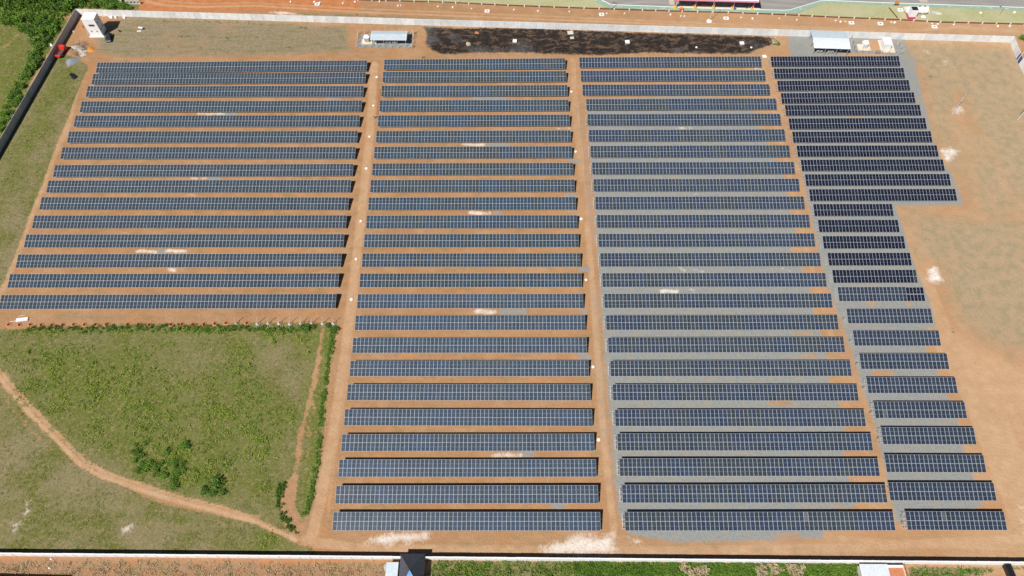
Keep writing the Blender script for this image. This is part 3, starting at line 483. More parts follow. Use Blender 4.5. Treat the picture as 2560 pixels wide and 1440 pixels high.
#  block, row, count, x0, y0, angle, dz, dz1
TABLES = [
('A', 0, 90, -160.746, 196.172, 0.00434, 0.007, 0.109), ('A', 1, 90, -160.581, 190.021, 0.00114, -0.033, 0.042), ('A', 2, 90, -160.602, 183.336, -0.00280, -0.037, -0.055),
('A', 3, 90, -160.424, 175.484, -0.00191, -0.008, -0.046), ('A', 4, 90, -160.340, 168.230, -0.00293, -0.024, -0.063), ('A', 5, 90, -160.161, 160.386, -0.00201, 0.011, -0.057),
('A', 6, 90, -160.032, 152.866, -0.00254, -0.022, -0.048), ('A', 7, 90, -159.896, 144.647, 0.00071, 0.007, 0.002), ('A', 8, 90, -159.846, 137.755, -0.00139, -0.035, -0.015),
('A', 9, 90, -159.688, 130.494, -0.00361, -0.047, -0.047), ('A', 10, 90, -159.483, 122.800, -0.00222, -0.030, -0.030), ('A', 11, 90, -159.324, 114.993, -0.00064, 0.032, -0.035),
('A', 12, 90, -159.169, 107.159, 0.00175, 0.019, 0.010), ('A', 13, 90, -159.056, 99.716, 0.00075, 0.010, 0.002), ('A', 14, 90, -158.877, 92.032, 0.00191, 0.004, 0.021),
('B', 0, 60, -50.741, 197.121, 0.00226, -0.016, 0.085), ('B', 1, 60, -50.591, 190.391, -0.00018, -0.013, -0.016), ('B', 2, 60, -50.341, 182.866, -0.00035, 0.022, -0.014),
('B', 3, 60, -50.265, 175.251, -0.00031, 0.024, -0.009), ('B', 4, 60, -50.102, 167.704, -0.00017, 0.030, -0.003), ('B', 5, 60, -49.982, 160.053, -0.00039, 0.024, -0.012),
('B', 6, 60, -49.890, 152.544, -0.00046, 0.020, -0.015), ('B', 7, 60, -49.765, 144.926, 0.00016, -0.006, -0.001), ('B', 8, 60, -49.616, 137.516, 0.00006, -0.002, -0.003),
('B', 9, 60, -49.481, 129.966, -0.00036, -0.013, -0.018), ('B', 10, 60, -49.344, 122.406, -0.00074, 0.004, -0.025), ('B', 11, 60, -49.208, 114.841, 0.00008, -0.018, -0.007),
('B', 12, 60, -48.994, 107.291, -0.00030, 0.001, -0.009), ('B', 13, 60, -48.914, 99.765, -0.00006, -0.034, -0.013), ('B', 14, 60, -48.796, 92.200, 0.00052, -0.071, -0.011),
('B', 15, 60, -48.567, 84.644, 0.00060, -0.021, 0.003), ('B', 16, 60, -48.430, 77.025, 0.00072, -0.035, 0.003), ('B', 17, 60, -48.264, 69.525, -0.00001, -0.019, -0.007),
('B', 18, 60, -48.168, 62.086, -0.00062, -0.011, -0.015), ('B', 19, 60, -48.034, 54.554, -0.00142, -0.020, -0.027), ('B', 20, 60, -47.871, 47.165, 0.00270, -0.026, 0.025),
('B', 21, 60, -47.727, 40.039, 0.00215, -0.035, 0.013), ('B', 22, 60, -47.598, 32.926, 0.00310, -0.005, 0.029), ('B', 23, 60, -47.430, 26.034, 0.00179, 0.016, 0.019),
('C', 0, 60, 23.677, 197.893, 0.00103, -0.037, -0.010), ('C', 1, 60, 23.907, 190.526, -0.00063, -0.037, -0.079), ('C', 2, 60, 24.172, 183.049, -0.00186, 0.007, -0.063),
('C', 3, 60, 25.210, 175.478, -0.00119, 0.047, 0.018), ('C', 4, 60, 25.330, 167.913, -0.00185, 0.027, -0.031), ('C', 5, 60, 25.422, 160.183, -0.00085, 0.035, 0.021),
('C', 6, 60, 25.597, 152.666, -0.00106, 0.035, 0.020), ('C', 7, 60, 25.760, 145.026, -0.00084, 0.043, 0.036), ('C', 8, 60, 25.850, 137.577, -0.00123, 0.041, 0.023),
('C', 9, 60, 26.012, 129.986, -0.00162, 0.057, 0.036), ('C', 10, 60, 26.139, 122.380, -0.00139, 0.061, 0.051), ('C', 11, 60, 26.215, 114.778, -0.00073, 0.053, 0.061),
('C', 12, 60, 26.363, 107.235, -0.00056, 0.065, 0.083), ('C', 13, 60, 26.507, 99.683, -0.00115, 0.082, 0.093), ('C', 14, 60, 26.636, 92.165, -0.00035, 0.070, 0.093),
('C', 15, 60, 26.740, 84.600, 0.00009, 0.064, 0.094), ('C', 16, 60, 26.873, 77.048, 0.00094, 0.065, 0.114), ('C', 17, 60, 27.049, 69.501, 0.00098, 0.030, 0.064),
('C', 18, 60, 27.188, 62.053, -0.00126, 0.044, 0.045), ('C', 19, 60, 27.333, 54.431, -0.00050, 0.029, 0.036), ('C', 20, 60, 27.476, 47.413, 0.00089, 0.029, 0.054),
('C', 21, 60, 27.532, 40.391, 0.00143, 0.033, 0.065), ('C', 22, 60, 27.732, 33.288, 0.00280, -0.009, 0.018), ('C', 23, 60, 27.885, 26.191, 0.00306, -0.026, -0.009),
('D', 0, 45, 96.411, 198.137, 0.00022, -0.014, -0.027), ('D', 1, 45, 96.416, 191.621, 0.00029, -0.025, -0.059), ('D', 2, 45, 96.532, 185.043, 0.00211, -0.039, -0.002),
('D', 3, 45, 96.623, 178.580, 0.00226, -0.033, 0.019), ('D', 4, 45, 96.945, 172.446, -0.00088, -0.009, -0.066), ('D', 5, 45, 96.980, 165.827, -0.00013, -0.016, -0.050),
('D', 6, 45, 97.027, 159.402, 0.00017, -0.013, -0.024), ('D', 7, 45, 97.229, 152.783, -0.00043, -0.006, -0.030), ('D', 8, 45, 97.357, 146.316, -0.00088, 0.003, -0.018),
('D', 9, 45, 97.475, 139.821, 0.00014, -0.012, -0.021), ('D', 10, 45, 97.474, 133.296, 0.00030, -0.006, 0.003), ('D', 11, 24, 97.558, 127.036, -0.00016, -0.015, -0.057),
('D', 12, 24, 97.720, 120.535, -0.00038, -0.010, -0.046), ('D', 13, 24, 97.794, 114.052, -0.00033, -0.009, -0.045), ('D', 14, 24, 97.976, 107.557, -0.00025, -0.006, -0.018),
('D', 15, 24, 97.979, 101.116, 0.00000, -0.011, -0.026), ('D', 16, 23, 98.189, 94.554, 0.00108, -0.029, -0.032), ('D', 17, 22, 99.089, 86.843, 0.00082, -0.020, -0.035),
('D', 18, 22, 99.193, 79.351, 0.00065, -0.021, -0.061), ('D', 19, 22, 99.280, 71.824, -0.00011, -0.024, -0.114), ('D', 20, 22, 99.431, 64.319, 0.00126, -0.036, -0.120),
('D', 21, 22, 99.546, 56.817, -0.00030, -0.013, -0.072), ('D', 22, 22, 99.708, 49.301, 0.00058, -0.024, -0.097), ('D', 23, 23, 98.623, 41.567, -0.00012, -0.028, -0.121),
('D', 24, 24, 97.589, 34.043, 0.00024, -0.021, -0.075), ('D', 25, 22, 100.005, 26.535, 0.00035, -0.026, -0.094)]
FR_CACHE = {}
def frame_mesh(n_, pitch, L2, ext):
    key = (n_, pitch, ext)
    if key in FR_CACHE: return FR_CACHE[key]
    ct, st = math.cos(TAU), math.sin(TAU); w = n_ * pitch; b = MB()
    k = max(2, round(w / 4.2)); ys_, yn = .16 * L2 * ct, .84 * L2 * ct
    for i in range(k + 1):
        x = .4 + (w - .8) * i / k
        if ext and i == 0: x = -.55
        for y in (ys_, yn):
            z = H0 - .26 + y * math.tan(TAU); b.box((x, y, z / 2), (.09, .09, z))
        a = Vector((x, ys_ - .3, H0 - .28 + (ys_ - .3) * math.tan(TAU))); c_ = Vector((x, yn + .3, H0 - .28 + (yn + .3) * math.tan(TAU)))
        b.box((a + c_) / 2, (.06, (c_ - a).length, .08), rx=TAU)
        b.box((x, (ys_ + yn) / 2, H0 * .62), (.05, (yn - ys_) * 1.05, .05), rx=TAU * 1.6)
    FR_CACHE[key] = b.mesh('support_frame', M['galv']); return FR_CACHE[key]
RAIL = {}
def rail_mesh(w, ext):
    if (w, ext) not in RAIL: RAIL[(w, ext)] = MB().box(((w - ext) / 2, 0, 0), (w + ext, .07, .07)).mesh('rail', M['galv'])
    return RAIL[(w, ext)]
BRACE = MB().tube((-.75, 0, .1), (-1.35, 0, -H0 * .5), .035, n=5).tube((-.75, .55, .2), (-1.35, 0, -H0 * .5), .035, n=5).mesh('brace', M['black'])
ct, st = math.cos(TAU), math.sin(TAU)
for (blk, row, cnt, x0, y0, ang, dz, dz1) in TABLES:
    dark_tab = blk == 'D' and row < 16; mixed = blk == 'D' and row == 16
    look = 'blackish navy' if dark_tab else ('slate blue with five near-black columns at its right end' if mixed else 'slate blue')
    nt = {'A': 15, 'B': 24, 'C': 24, 'D': 26}[blk]
    where = 'topmost row' if row == 0 else ('bottom row' if row == nt - 1 else ORD[row] + ' row from the top')
    lab = f'{look} solar table, {where}, {BLK[blk]}'
    if mixed: lab = f'slate solar table ending in five black columns, {where}, {BLK[blk]}'
    T = empty('solar_table', (x0, y0, 0), ang, lab, 'solar table', f'solar tables of the {BLK[blk]}')
    L1 = LD if dark_tab else LL; pit0 = PD if dark_tab else PL; L2 = 2 * L1 + .045
    w = cnt * pit0 if not mixed else 18 * PL + 5 * PD
    ph = random.uniform(0, 6.28); am = .05 if blk != 'A' or row > 3 else .12
    ext = .95 if (blk == 'C' and row >= 4) else (1.15 if blk == 'D' and row not in (23, 24) else 0)
    FRm = frame_mesh(cnt, w / cnt, L2, ext > 0)
    tag(link('support_frame', FRm, T, (0, 0, dz), (0, -dz1 / w, 0)), kind='stuff')
    rm = rail_mesh(round(w, 3), ext)
    for f_ in (.11, .39, .61, .89):
        shared(rm, 'rail', T, (0, f_ * L2 * ct, H0 + dz - .15 + f_ * L2 * st), (TAU, -dz1 / w, 0))
    if blk == 'D' and row >= 17 and ext: link('brace', BRACE, T, (0, .35 * L2, H0 + .35 * L2 * st))
    hb = HUE[blk]; slope = dz1 / w; run = random.random()
    for i in range(cnt):
        pit = pit0; me = ME_D if dark_tab else ME_L; xo = i * pit0; Lp = L1; c0 = hb
        isd = dark_tab or (mixed and i >= 18)
        if mixed and i >= 18: me = ME_D; pit = PD; xo = 18 * PL + (i - 18) * PD; Lp = LD
        if isd: c0 = (.013, .017, .036)
        if random.random() < .22: run = random.random()
        for r_ in range(2):
            y = r_ * (L1 + .045); zz = H0 + dz + slope * xo + am * math.sin(ph + xo * .09) * .5
            v_ = random.uniform(.88, 1.12)
            if blk == 'B' and not isd:
                t_ = (run + random.uniform(-.35, .35)) ; amt = .40 if row < 14 else .14
                cA = np.array((.028, .072, .135)); cB = np.array((.048, .064, .066)); cm = np.array(c0)
                cc = cm * (1 - amt) + amt * (cA if t_ < .5 else cB)
            elif blk == 'C':
                t_ = run + random.uniform(-.4, .4); cc = np.array((.037, .054, .092) if t_ < .5 else (.044, .058, .074))
            elif isd: cc = np.array(c0) * (1.25 if random.random() < .1 else 1.0)
            else: cc = np.array(c0) * np.array((1, 1, random.uniform(.93, 1.08)))
            if blk == 'D' and row == 15 and i == cnt - 1: cc = np.array((.05, .06, .07))
            if (blk, row, i, r_) in (('C', 23, 40, 1), ('D', 25, 8, 1), ('D', 21, 2, 0)): cc = np.array((.12, .125, .135))
            cc = cc * v_ * ((.74, .74, .74) if not isd and blk != 'D' and (blk != 'B' or row < 14) else (.66, .66, .68) if isd or blk != 'B' or row < 14 else (.86, .88, .96))  # lower centre-left rows paler: sky reflection put into the cell colour
            P_ = link('solar_panel', me, T, (xo, y * ct, zz + y * st - .0), (TAU + random.uniform(-.005, .005), -slope + random.uniform(-.005, .005), 0))
            P_.color = (float(cc[0]), float(cc[1]), float(cc[2]), 1)

# ------------------------------------------------------------ boundary walls: posts and slab panels
M['concrete_shade'] = worn('shade_darkened_concrete', (.40, .40, .40), .1, .8, .85, .2, obj=True)  # darker wall concrete: the left wall's shade is put into its colour
def wall(label, p0, p1, h, sec, mat=None, group=None, th=.10, courses=True):
    mat = mat or M['concrete_white']; a, b_ = Vector((*p0, 0)), Vector((*p1, 0)); d = b_ - a; n_ = max(1, round(d.length / sec)); st_ = d.length / n_
    T = empty('boundary_wall', p0, math.atan2(d.y, d.x), label, 'wall', group)
    bp = MB(); q = 4 if courses else 1
    for i in range(q): bp.box((st_ / 2, 0, h * (i + .5) / q), (st_ - .16, th * (1 if i % 2 else .9), h / q - .02))
    me = bp.mesh('wall_panel', mat); mp = MB().box((0, 0, (h + .04) / 2), (.16, th + .08, h + .04)).mesh('post', mat)
    for i in range(n_ + 1):
        if i < n_: shared(me, 'wall_panel', T, (i * st_, random.uniform(-.012, .012), 0), (random.uniform(-.006, .006), 0, 0))
        shared(mp, 'post', T, (i * st_, 0, random.uniform(-.03, .03)))
    return T
wall('long white concrete slab wall along the dirt road at the top', (-178.75, 231.2), (191.3, 211.9), 3.0, 2.55)
wall('concrete wall running diagonally down the left edge, its inner side shaded', (-178.85, 231.1), (-187.6, 80), 3.0, 2.55, M['concrete_shade'])
wall('long white concrete wall along the bottom edge casting a black shadow', (-190, 20.20), (190, 18.03), 2.5, 2.6, M['white'], th=.34)
wall('short white wall segment at the top right corner of the site', (191.35, 211.8), (190.7, 203.0), 3.0, 2.5)
wall('white wall segment below the dark gate on the right edge', (190.5, 199.6), (189.2, 150.0), 3.0, 2.5)
T = empty('sheet_metal_gate', (190.7, 202.9), math.atan2(-3.2, -.2), 'dark blue grey sheet gate in the right hand wall', 'gate')
MB().box((1.6, 0, 1.4), (3.1, .06, 2.5)).obj('gate_leaf', M['navyroof'], T); MB().box((1.6, .06, .3), (3.1, .05, .08)).box((1.6, .06, 2.4), (3.1, .05, .08)).obj('rail', M['galv'], T)

# ------------------------------------------------------------ white tower by the corner
T = empty('white_tower', (-169.9, 218.35), 0, 'tall plain white tower with dark window band in the top left corner', 'tower')
wbm = MB(); tw, td, th_ = 5.0, 4.1, 7.8
wbm.box((tw / 2, td / 2, th_ / 2), (tw, td, th_)); body = wbm.obj('wall', M['white'], T)
MB().box((tw / 2, td / 2, th_ + .08), (tw + .16, td + .16, .16)).obj('roof', M['white'], T)
MB().box((tw / 2, td / 2, th_ + .3), (tw + .1, .12, .3)).obj('parapet', M['white'], T, (0, -td / 2 + .1, 0))
pb = MB(); pb.poly([(-.45, -.7, .02), (tw + .45, -.7, .02), (tw + .02, -.02, .5), (-.02, -.02, .5)]); pb.poly([(tw + .02, -.02, .5), (tw + .45, -.7, .02), (tw + .45, .2, .02)]); pb.poly([(-.02, -.02, .5), (-.45, .2, .02), (-.45, -.7, .02)])
pb.obj('plinth', M['white'], T)
w_ = MB().box((2.8, -.012, 5.1), (2.2, .06, .85)).obj('window', M['dark'], T)
for x in (2.15, 2.8, 3.45): MB().box((x, -.05, 5.1), (.05, .03, .85)).obj('mullion', M['concrete'], w_)
for x in (1.5, 3.6): MB().box((x, -.012, 2.35), (.5, .06, .42)).obj('window', M['dark'], T)
for y in (1.1, 2.9):
    for z in (2.6, 5.6): MB().box((tw + .012, y, z), (.06, .6, .5)).obj('window', M['glass'], T)
MB().box((-.012, 2, 5.1), (.06, 1.2, .8)).obj('window', M['dark'], T)
lad = MB()
for x in (0, .45): lad.tube((x, -.9, 0), (x, 1.0, 4.0), .04, n=5)
for i in range(9): lad.tube((0, -.9 + .19 * i + .1, .42 * i + .3), (.45, -.9 + .19 * i + .1, .42 * i + .3), .03, n=4)
tag(lad.obj('ladder', M['wood'], None, (-171.3, 219.6, 0)), 'pale wooden ladder leaning beside the left face of the white tower', 'ladder')

# ------------------------------------------------------------ vehicles
def wheel(T, x, y, r=.33, w=.22):
    b = MB().tube((x, y - w / 2, r), (x, y + w / 2, r), r, n=14); o = b.obj('tyre', M['tyre'], T)
    MB().tube((x, y - w / 2 - .006, r), (x, y + w / 2 + .006, r), r * .58, n=10).obj('rim', M['silver'], o)
def car(loc, rz, paint, label, L=4.4, Wd=1.8, H=1.5, cat='car', roofm=None):
    T = empty('parked_car', loc, rz, label, cat); h1 = H * .60; k = L / 4.4
    lo = [(-2.2, .35), (-2.18, .72), (-2.05, h1), (-1.1, h1 + .03), (.95, h1), (1.9, h1 - .14), (2.18, .62), (2.2, .32), (1.8, .22), (-1.8, .22)]
    b = MB().prism([(x * k, z) for x, z in lo], -Wd / 2, Wd / 2)
    o = b.obj('body', paint, T); md = o.modifiers.new('b', 'BEVEL'); md.width = .09; md.segments = 3; md.limit_method = 'ANGLE'
    cb = MB(); y0, y1 = Wd / 2 - .06, Wd / 2 - .24
    pr = [(-2.0, h1), (-1.55, H - .02), (.15, H), (1.0, h1 - .02)]
    for s_ in (-1, 1): cb.poly([(x * k, s_ * (y0 if z < H - .1 else y1), z) for x, z in (pr if s_ > 0 else pr[::-1])])
    for (a, c_) in zip(pr[:-1], pr[1:]):
        ya = y0 if a[1] < H - .1 else y1; yc = y0 if c_[1] < H - .1 else y1
        cb.poly([(a[0] * k, -ya, a[1]), (a[0] * k, ya, a[1]), (c_[0] * k, yc, c_[1]), (c_[0] * k, -yc, c_[1])])
    cb.obj('windows', M['glass'], T)
    ro = MB().box((-.70 * k, 0, H + .015), (1.66 * k, Wd - .50, .05)).obj('roof', roofm or paint, T); md = ro.modifiers.new('b', 'BEVEL'); md.width = .02
    for x in (-1.36, 1.36):
        for s_ in (-1, 1): wheel(T, x * k, s_ * (Wd / 2 - .08))
    for s_ in (-1, 1):
        MB().box((2.12 * k, s_ * (Wd / 2 - .28), .62), (.12, .34, .14)).obj('headlight', M['silver'], T)
        MB().box((-2.14 * k, s_ * (Wd / 2 - .2), .75), (.1, .2, .2)).obj('taillight', M['magenta'], T)
        MB().box((.75 * k, s_ * (Wd / 2 + .08), h1 + .06), (.12, .18, .12)).obj('mirror', paint, T)
    return T
car((-162.0, 216.6), R(-78), M['navy'], 'dark blue black car parked beside the white tower', 4.7, 1.95, 1.65)
# red truck
T = empty('flatbed_truck', (-178.1, 208.3), R(84), 'small red truck with dark load bed parked against the left wall', 'truck')
MB().box((-.9, 0, .72), (4.6, .9, .22)).obj('chassis', M['bed'], T)
c_ = MB().prism([(1.35, .55), (1.35, 2.15), (2.45, 2.2), (2.95, 1.45), (3.05, .55)], -1.1, 1.1).obj('cab', M['red'], T); md = c_.modifiers.new('b', 'BEVEL'); md.width = .08; md.segments = 2
MB().box((2.74, 0, 1.82), (.07, 1.85, .6), ry=R(-33)).obj('windscreen', M['glass'], T)
for s_ in (-1, 1): MB().box((1.95, s_ * 1.105, 1.7), (.75, .03, .5)).obj('side_window', M['glass'], T)
MB().box((-.85, 0, .92), (3.5, 2.1, .1)).obj('load_bed', M['bed'], T)
for s_ in (-1, 1): MB().box((-1.0, s_ * 1.07, 1.12), (3.9, .06, .45)).obj('side_board', M['red'], T)
MB().box((-2.75, 0, 1.1), (.55, 2.2, .5)).obj('tailboard', M['red'], T); MB().box((.98, 0, 1.4), (.08, 2.1, .95)).obj('headboard', M['red'], T)
for x in (2.2, -1.6):
    for s_ in (-1, 1): wheel(T, x, s_ * .95, .42, .3)
for s_ in (-1, 1): MB().box((3.06, s_ * .8, .85), (.06, .3, .18)).obj('headlight', M['silver'], T)

# ------------------------------------------------------------ heaps and tarpaulins
def heap(name, label, cat, pts, h, mat, rough=.12, grp=None, rings=6, seed=1):
    r_ = random.Random(seed); P_ = [Vector((*q, 0)) for q in pts]; c = sum(P_, Vector()) / len(P_); m = []
    for i in range(len(P_)):                                                # subdivide outline
        a, b_ = P_[i], P_[(i + 1) % len(P_)]
        for t in (0, .25, .5, .75): m.append(a.lerp(b_, t))
    v = []; f = []; nn = len(m)
    for k in range(rings):
        t = k / rings
        for q in m:
            z = h * math.sin(t * math.pi / 2) ** 1.2; w_ = q.lerp(c, t)
            v.append((w_.x + r_.uniform(-1, 1) * rough, w_.y + r_.uniform(-1, 1) * rough, z * (1 + r_.uniform(-.25, .25)) - (.05 if k == 0 else 0)))
    v.append((c.x, c.y, h))
    for k in range(rings - 1):
        for i in range(nn): j = (i + 1) % nn; f.append((k * nn + i, k * nn + j, (k + 1) * nn + j, (k + 1) * nn + i))
    for i in range(nn): f.append(((rings - 1) * nn + i, (rings - 1) * nn + (i + 1) % nn, len(v) - 1))
    me = bpy.data.meshes.new(name); v = [(a - c.x, b_ - c.y, z) for a, b_, z in v]; me.from_pydata(v, [], f); me.materials.append(mat)
    for p_ in me.polygons: p_.use_smooth = name != 'rubble_heap'
    return tag(link(name, me, None, (c.x, c.y, 0)), label, cat, grp)
heap('gravel_heap', 'grey gravel heap on the grass below the red truck', 'gravel heap', [(-175.19, 202.95), (-175.31, 204.76), (-174.35, 205.66), (-171.91, 205.87), (-169.64, 205.63), (-169.83, 204.27), (-170.89, 202.70), (-172.09, 201.58), (-173.36, 200.70)], .8, M['grit'], .1)
heap('tarpaulin', 'crumpled black tarpaulin lying on grass left of the top row', 'tarpaulin', [(-171.83, 196.47), (-171.10, 197.57), (-169.34, 196.90), (-167.39, 195.13), (-168.12, 194.04), (-168.83, 193.39), (-170.25, 194.93)], .55, M['black'], .18, rings=4)
heap('sand_heap', 'orange sand heap left of the dirt lane near the truck', 'sand heap', [(-169.56, 210.91), (-169.53, 212.31), (-168.24, 212.77), (-166.59, 212.06), (-165.62, 210.42), (-165.98, 209.04), (-167.49, 208.82), (-168.74, 209.29)], .5, M['sand'], .15, seed=3)
heap('sand_heap', 'small orange earth heap at the foot of the white tower', 'sand heap', [(-176.18, 224.27), (-175.36, 224.75), (-174.07, 223.77), (-174.18, 222.56), (-175.15, 222.57)], .4, M['soil'], .12, seed=4)
heap('rubble_heap', 'low mixed rubble heap between the red truck and the sand', 'rubble', [(-176.21, 212.36), (-173.96, 213.28), (-171.43, 212.32), (-169.26, 210.45), (-167.94, 207.22), (-169.39, 205.86), (-171.38, 208.16), (-173.87, 210.02)], .35, M['chalk'], .35, seed=5)
heap('sandbag', 'pale sack lying near the shaded left wall', 'sack', [(-178.49, 221.87), (-177.71, 221.98), (-177.12, 221.13), (-177.57, 220.54), (-178.33, 220.90)], .3, M['chalk'], .06, seed=6, rings=3)
heap('sandbag', 'white sack in the bushes outside the left wall', 'sack', [(-184.97, 213.82), (-184.17, 214.29), (-183.37, 212.88), (-184.17, 212.42)], .5, M['white'], .08, seed=7, rings=3)
stk = MB()
for k in range(420):
    x, y = (-171.46, 211.39)[0] + random.gauss(0, 1.7), (-171.46, 211.39)[1] + random.gauss(0, 1.8) - .6; a = random.uniform(0, 6.3); l = random.uniform(.2, .7)
    stk.box((x, y, random.uniform(.05, .35)), (l, .08, .06), a, random.choice((0, 0, 1, 2)), ry=random.uniform(-.4, .4))
tag(stk.obj('twig_pile', [M['bark'], M['chalk'], M['char']]), kind='stuff')
# trestle and boards on the dry field
T = empty('work_table', (-150.83, 222.26), R(-12), 'white topped work table standing on the dry field', 'table')
MB().box((0, 0, .85), (1.9, .9, .06)).obj('tabletop', M['white'], T); MB().box((-.5, -.35, .895), (.5, .1, .03)).obj('tray', M['black'], T)
for x in (-.8, .8):
    for y in (-.35, .35): MB().box((x, y, .41), (.06, .06, .82)).obj('leg', M['galv'], T)
tag(MB().box((0, 0, .06), (1.6, .5, .12), R(5)).obj('plank_stack', M['white'], None, (*(-151.34, 221.18), 0)), 'low white board stack in front of the work table', 'boards')
tag(MB().box((0, 0, .1), (1.5, .35, .2), R(10)).box((.9, .1, .07), (.8, .2, .14), R(40)).obj('plank_stack', M['orange'], None, (*(-153.49, 223.13), 0)), 'orange planks lying left of the white work table', 'boards')
tag(MB().box((0, 0, .3), (.5, .5, .6), .6).box((-.6, .4, .15), (.9, .2, .3), -.6).obj('black_crate', M['black'], None, (*(-159.02, 220.99), 0)), 'small black crate on the ground by the tower shadow', 'crate')
for loc, l, lab in (((-165.2, 229.6), 1.4, 'widest white block under the top wall right of the tower'), ((-163.2, 229.6), .8, 'middle white block under the top wall right of the tower'), ((-159.6, 229.3), .9, 'lone white block farthest right under the top wall')):
    tag(MB().box((0, 0, .3), (l, .7, .6)).box((l * .3, -.55, .12), (l * .6, .4, .24), .4).obj('concrete_block', M['white'], None, (*loc, 0)), lab, 'block', 'white blocks under the top wall')
# ruin outside the wall
T = empty('ruined_wall', (-165.5, 240.2), 0, 'broken pale wall with square openings outside the top left corner', 'wall')
MB().prism([(0, 0), (0, 1.2), (1.5, 1.9), (3.4, 1.8), (3.4, 0)], -.1, .1).obj('wall', M['concrete'], T, (0, 0, 0), (0, 0, R(-34)))
bw = MB()
bw.box((7.3, -2.3, .3), (5.9, .22, .6)).box((7.3, -2.3, 1.65), (5.9, .22, .5))
for x in (4.5, 6.0, 7.45, 8.9, 10.1): bw.box((x, -2.3, 1.0), (.5, .22, .82))
bw.obj('wall', M['concrete'], T)

# ------------------------------------------------------------ canopies over the inverters
def corr_roof(name, T, x0, x1, pts, mat, seams=1.05):
    """a sheet roof from a (y,z) profile, one sheet per seam"""
    n_ = max(1, round((x1 - x0) / seams)); st_ = (x1 - x0) / n_
    b = MB()
    for (a, c_) in zip(pts[:-1], pts[1:]):
        b.poly([(0, a[0], a[1]), (st_ - .03, a[0], a[1]), (st_ - .03, c_[0], c_[1]), (0, c_[0], c_[1])]); b.poly([(st_ - .03, a[0], a[1]), (st_, a[0], a[1] + .06), (st_, c_[0], c_[1] + .06), (st_ - .03, c_[0], c_[1])])
        b.poly([(0, a[0], a[1] - .05), (0, c_[0], c_[1] - .05), (st_, c_[0], c_[1] - .05), (st_, a[0], a[1] - .05)])
    me = b.mesh(name, mat)
    for i in range(n_): shared(me, name, T, (x0 + i * st_, 0, random.uniform(-.01, .01)))
def inverter(T, x, y, z=.7):
    o = MB().box((x, y, z + .35), (.9, .35, .75)).obj('inverter', M['concrete'], T); MB().box((x, y - .2, z + .4), (.4, .03, .3)).obj('display', M['black'], o)
    MB().tube((x - .3, y, 0), (x - .3, y, z), .04, n=5).tube((x + .3, y, 0), (x + .3, y, z), .04, n=5).obj('stand', M['galv'], T)
T = empty('inverter_canopy', (-57.2, 211.6), R(-1.1), 'pale blue gabled sheet roof canopy on posts beside the transformer, top centre left', 'canopy')
corr_roof('roof_sheet', T, 0, 14.2, [(0, 2.95), (3.1, 3.45), (5.4, 3.0)], M['sheet'], 1.1)
for x in (.6, 5.0, 9.4, 13.7):
    for y in (.35, 5.0): MB().box((x, y, 1.45), (.14, .14, 2.9)).obj('post', M['galv'], T)
for y in (.35, 5.0): MB().box((7.1, y, 2.86), (13.9, .12, .14)).obj('beam', M['galv'], T)
for x in (5.9, 7.2, 8.6, 9.9): inverter(T, x, 1.4)
T = empty('inverter_canopy', (112.95, 204.95), R(-3.2), 'large pale sheet roof canopy at the top right against the wall', 'canopy')
corr_roof('roof_sheet', T, 0, 13.7, [(0, 3.7), (1.9, 4.05), (3.6, 4.25), (5.3, 4.35)], M['sheetwhite'], 1.1)
corr_roof('roof_sheet', T, 0, 13.7, [(5.3, 4.38), (7.8, 4.1), (10.2, 3.75)], M['sheet'], 1.1)
for x in (.5, 4.8, 9.1, 13.3):
    for y in (.6, 5.2, 9.7): MB().box((x, y, 1.85), (.16, .16, 3.6)).obj('post', M['galv'], T)
for y in (.6, 5.2, 9.7): MB().box((6.9, y, 3.62 + (.55 if y == 5.2 else 0)), (13.4, .14, .16)).obj('beam', M['galv'], T)
for x in (2.6, 3.9, 6.8, 8.1): inverter(T, x, 1.5)

def transformer(loc, rz, label, padsz, s=1.0):
    tag(MB().box((0, 0, .1), (padsz[0], padsz[1], .2), rz).obj('concrete_pad', M['tan_slab'], None, (loc[0], loc[1], 0)), label.replace('white finned transformer', 'square concrete pad under the transformer'), 'pad')
    T = empty('transformer', (loc[0], loc[1] + .3, .2), rz, label, 'transformer')
    b = MB().box((0, 0, 1.0 * s), (2.0 * s, 1.3 * s, 1.9 * s)).box((0, 0, 2.0 * s), (2.2 * s, 1.5 * s, .12)); b.obj('tank', M['white'], T)
    fm = MB().box((0, 0, 1.0 * s), (.05, .35, 1.5 * s)).mesh('cooling_fin', M['white'])
    for i in range(9):
        for y in (-.83, .83): shared(fm, 'cooling_fin', T, ((-.8 + i * .2) * s, y * s, 0))
    MB().tube((-.7 * s, .4, 2.35 * s), (.7 * s, .4, 2.35 * s), .25 * s, n=10).obj('oil_conservator', M['white'], T)
    bm_ = MB().tube((0, 0, 2.0 * s), (0, 0, 2.55 * s), .1, .05, 7).mesh('bushing', M['concrete'])
    for i in range(3): shared(bm_, 'bushing', T, ((-.5 + i * .5) * s, -.35, 0))
    return T
transformer((-59.1, 214.2), 0, 'white finned transformer left of the first canopy', (4.0, 3.0), 1.0)
transformer((134.3, 209.4), R(-3), 'white finned transformer right of the large canopy', (4.8, 3.6), 1.05)
tag(MB().box((0, 0, .1), (5.4, 7.0, .2), R(-3)).obj('concrete_pad', M['tan_slab'], None, (143.2, 209.9, 0)), 'long concrete pad under the white equipment cabinet, top right', 'pad')
T = empty('equipment_cabinet', (142.4, 209.9, .2), R(-3), 'white boxy equipment cabinet on a pad at the top right', 'cabinet')
MB().box((0, 0, 1.3), (3.0, 4.2, 2.5)).obj('cabinet', M['white'], T); MB().box((0, 0, 2.6), (3.2, 4.4, .12)).obj('roof', M['white'], T)
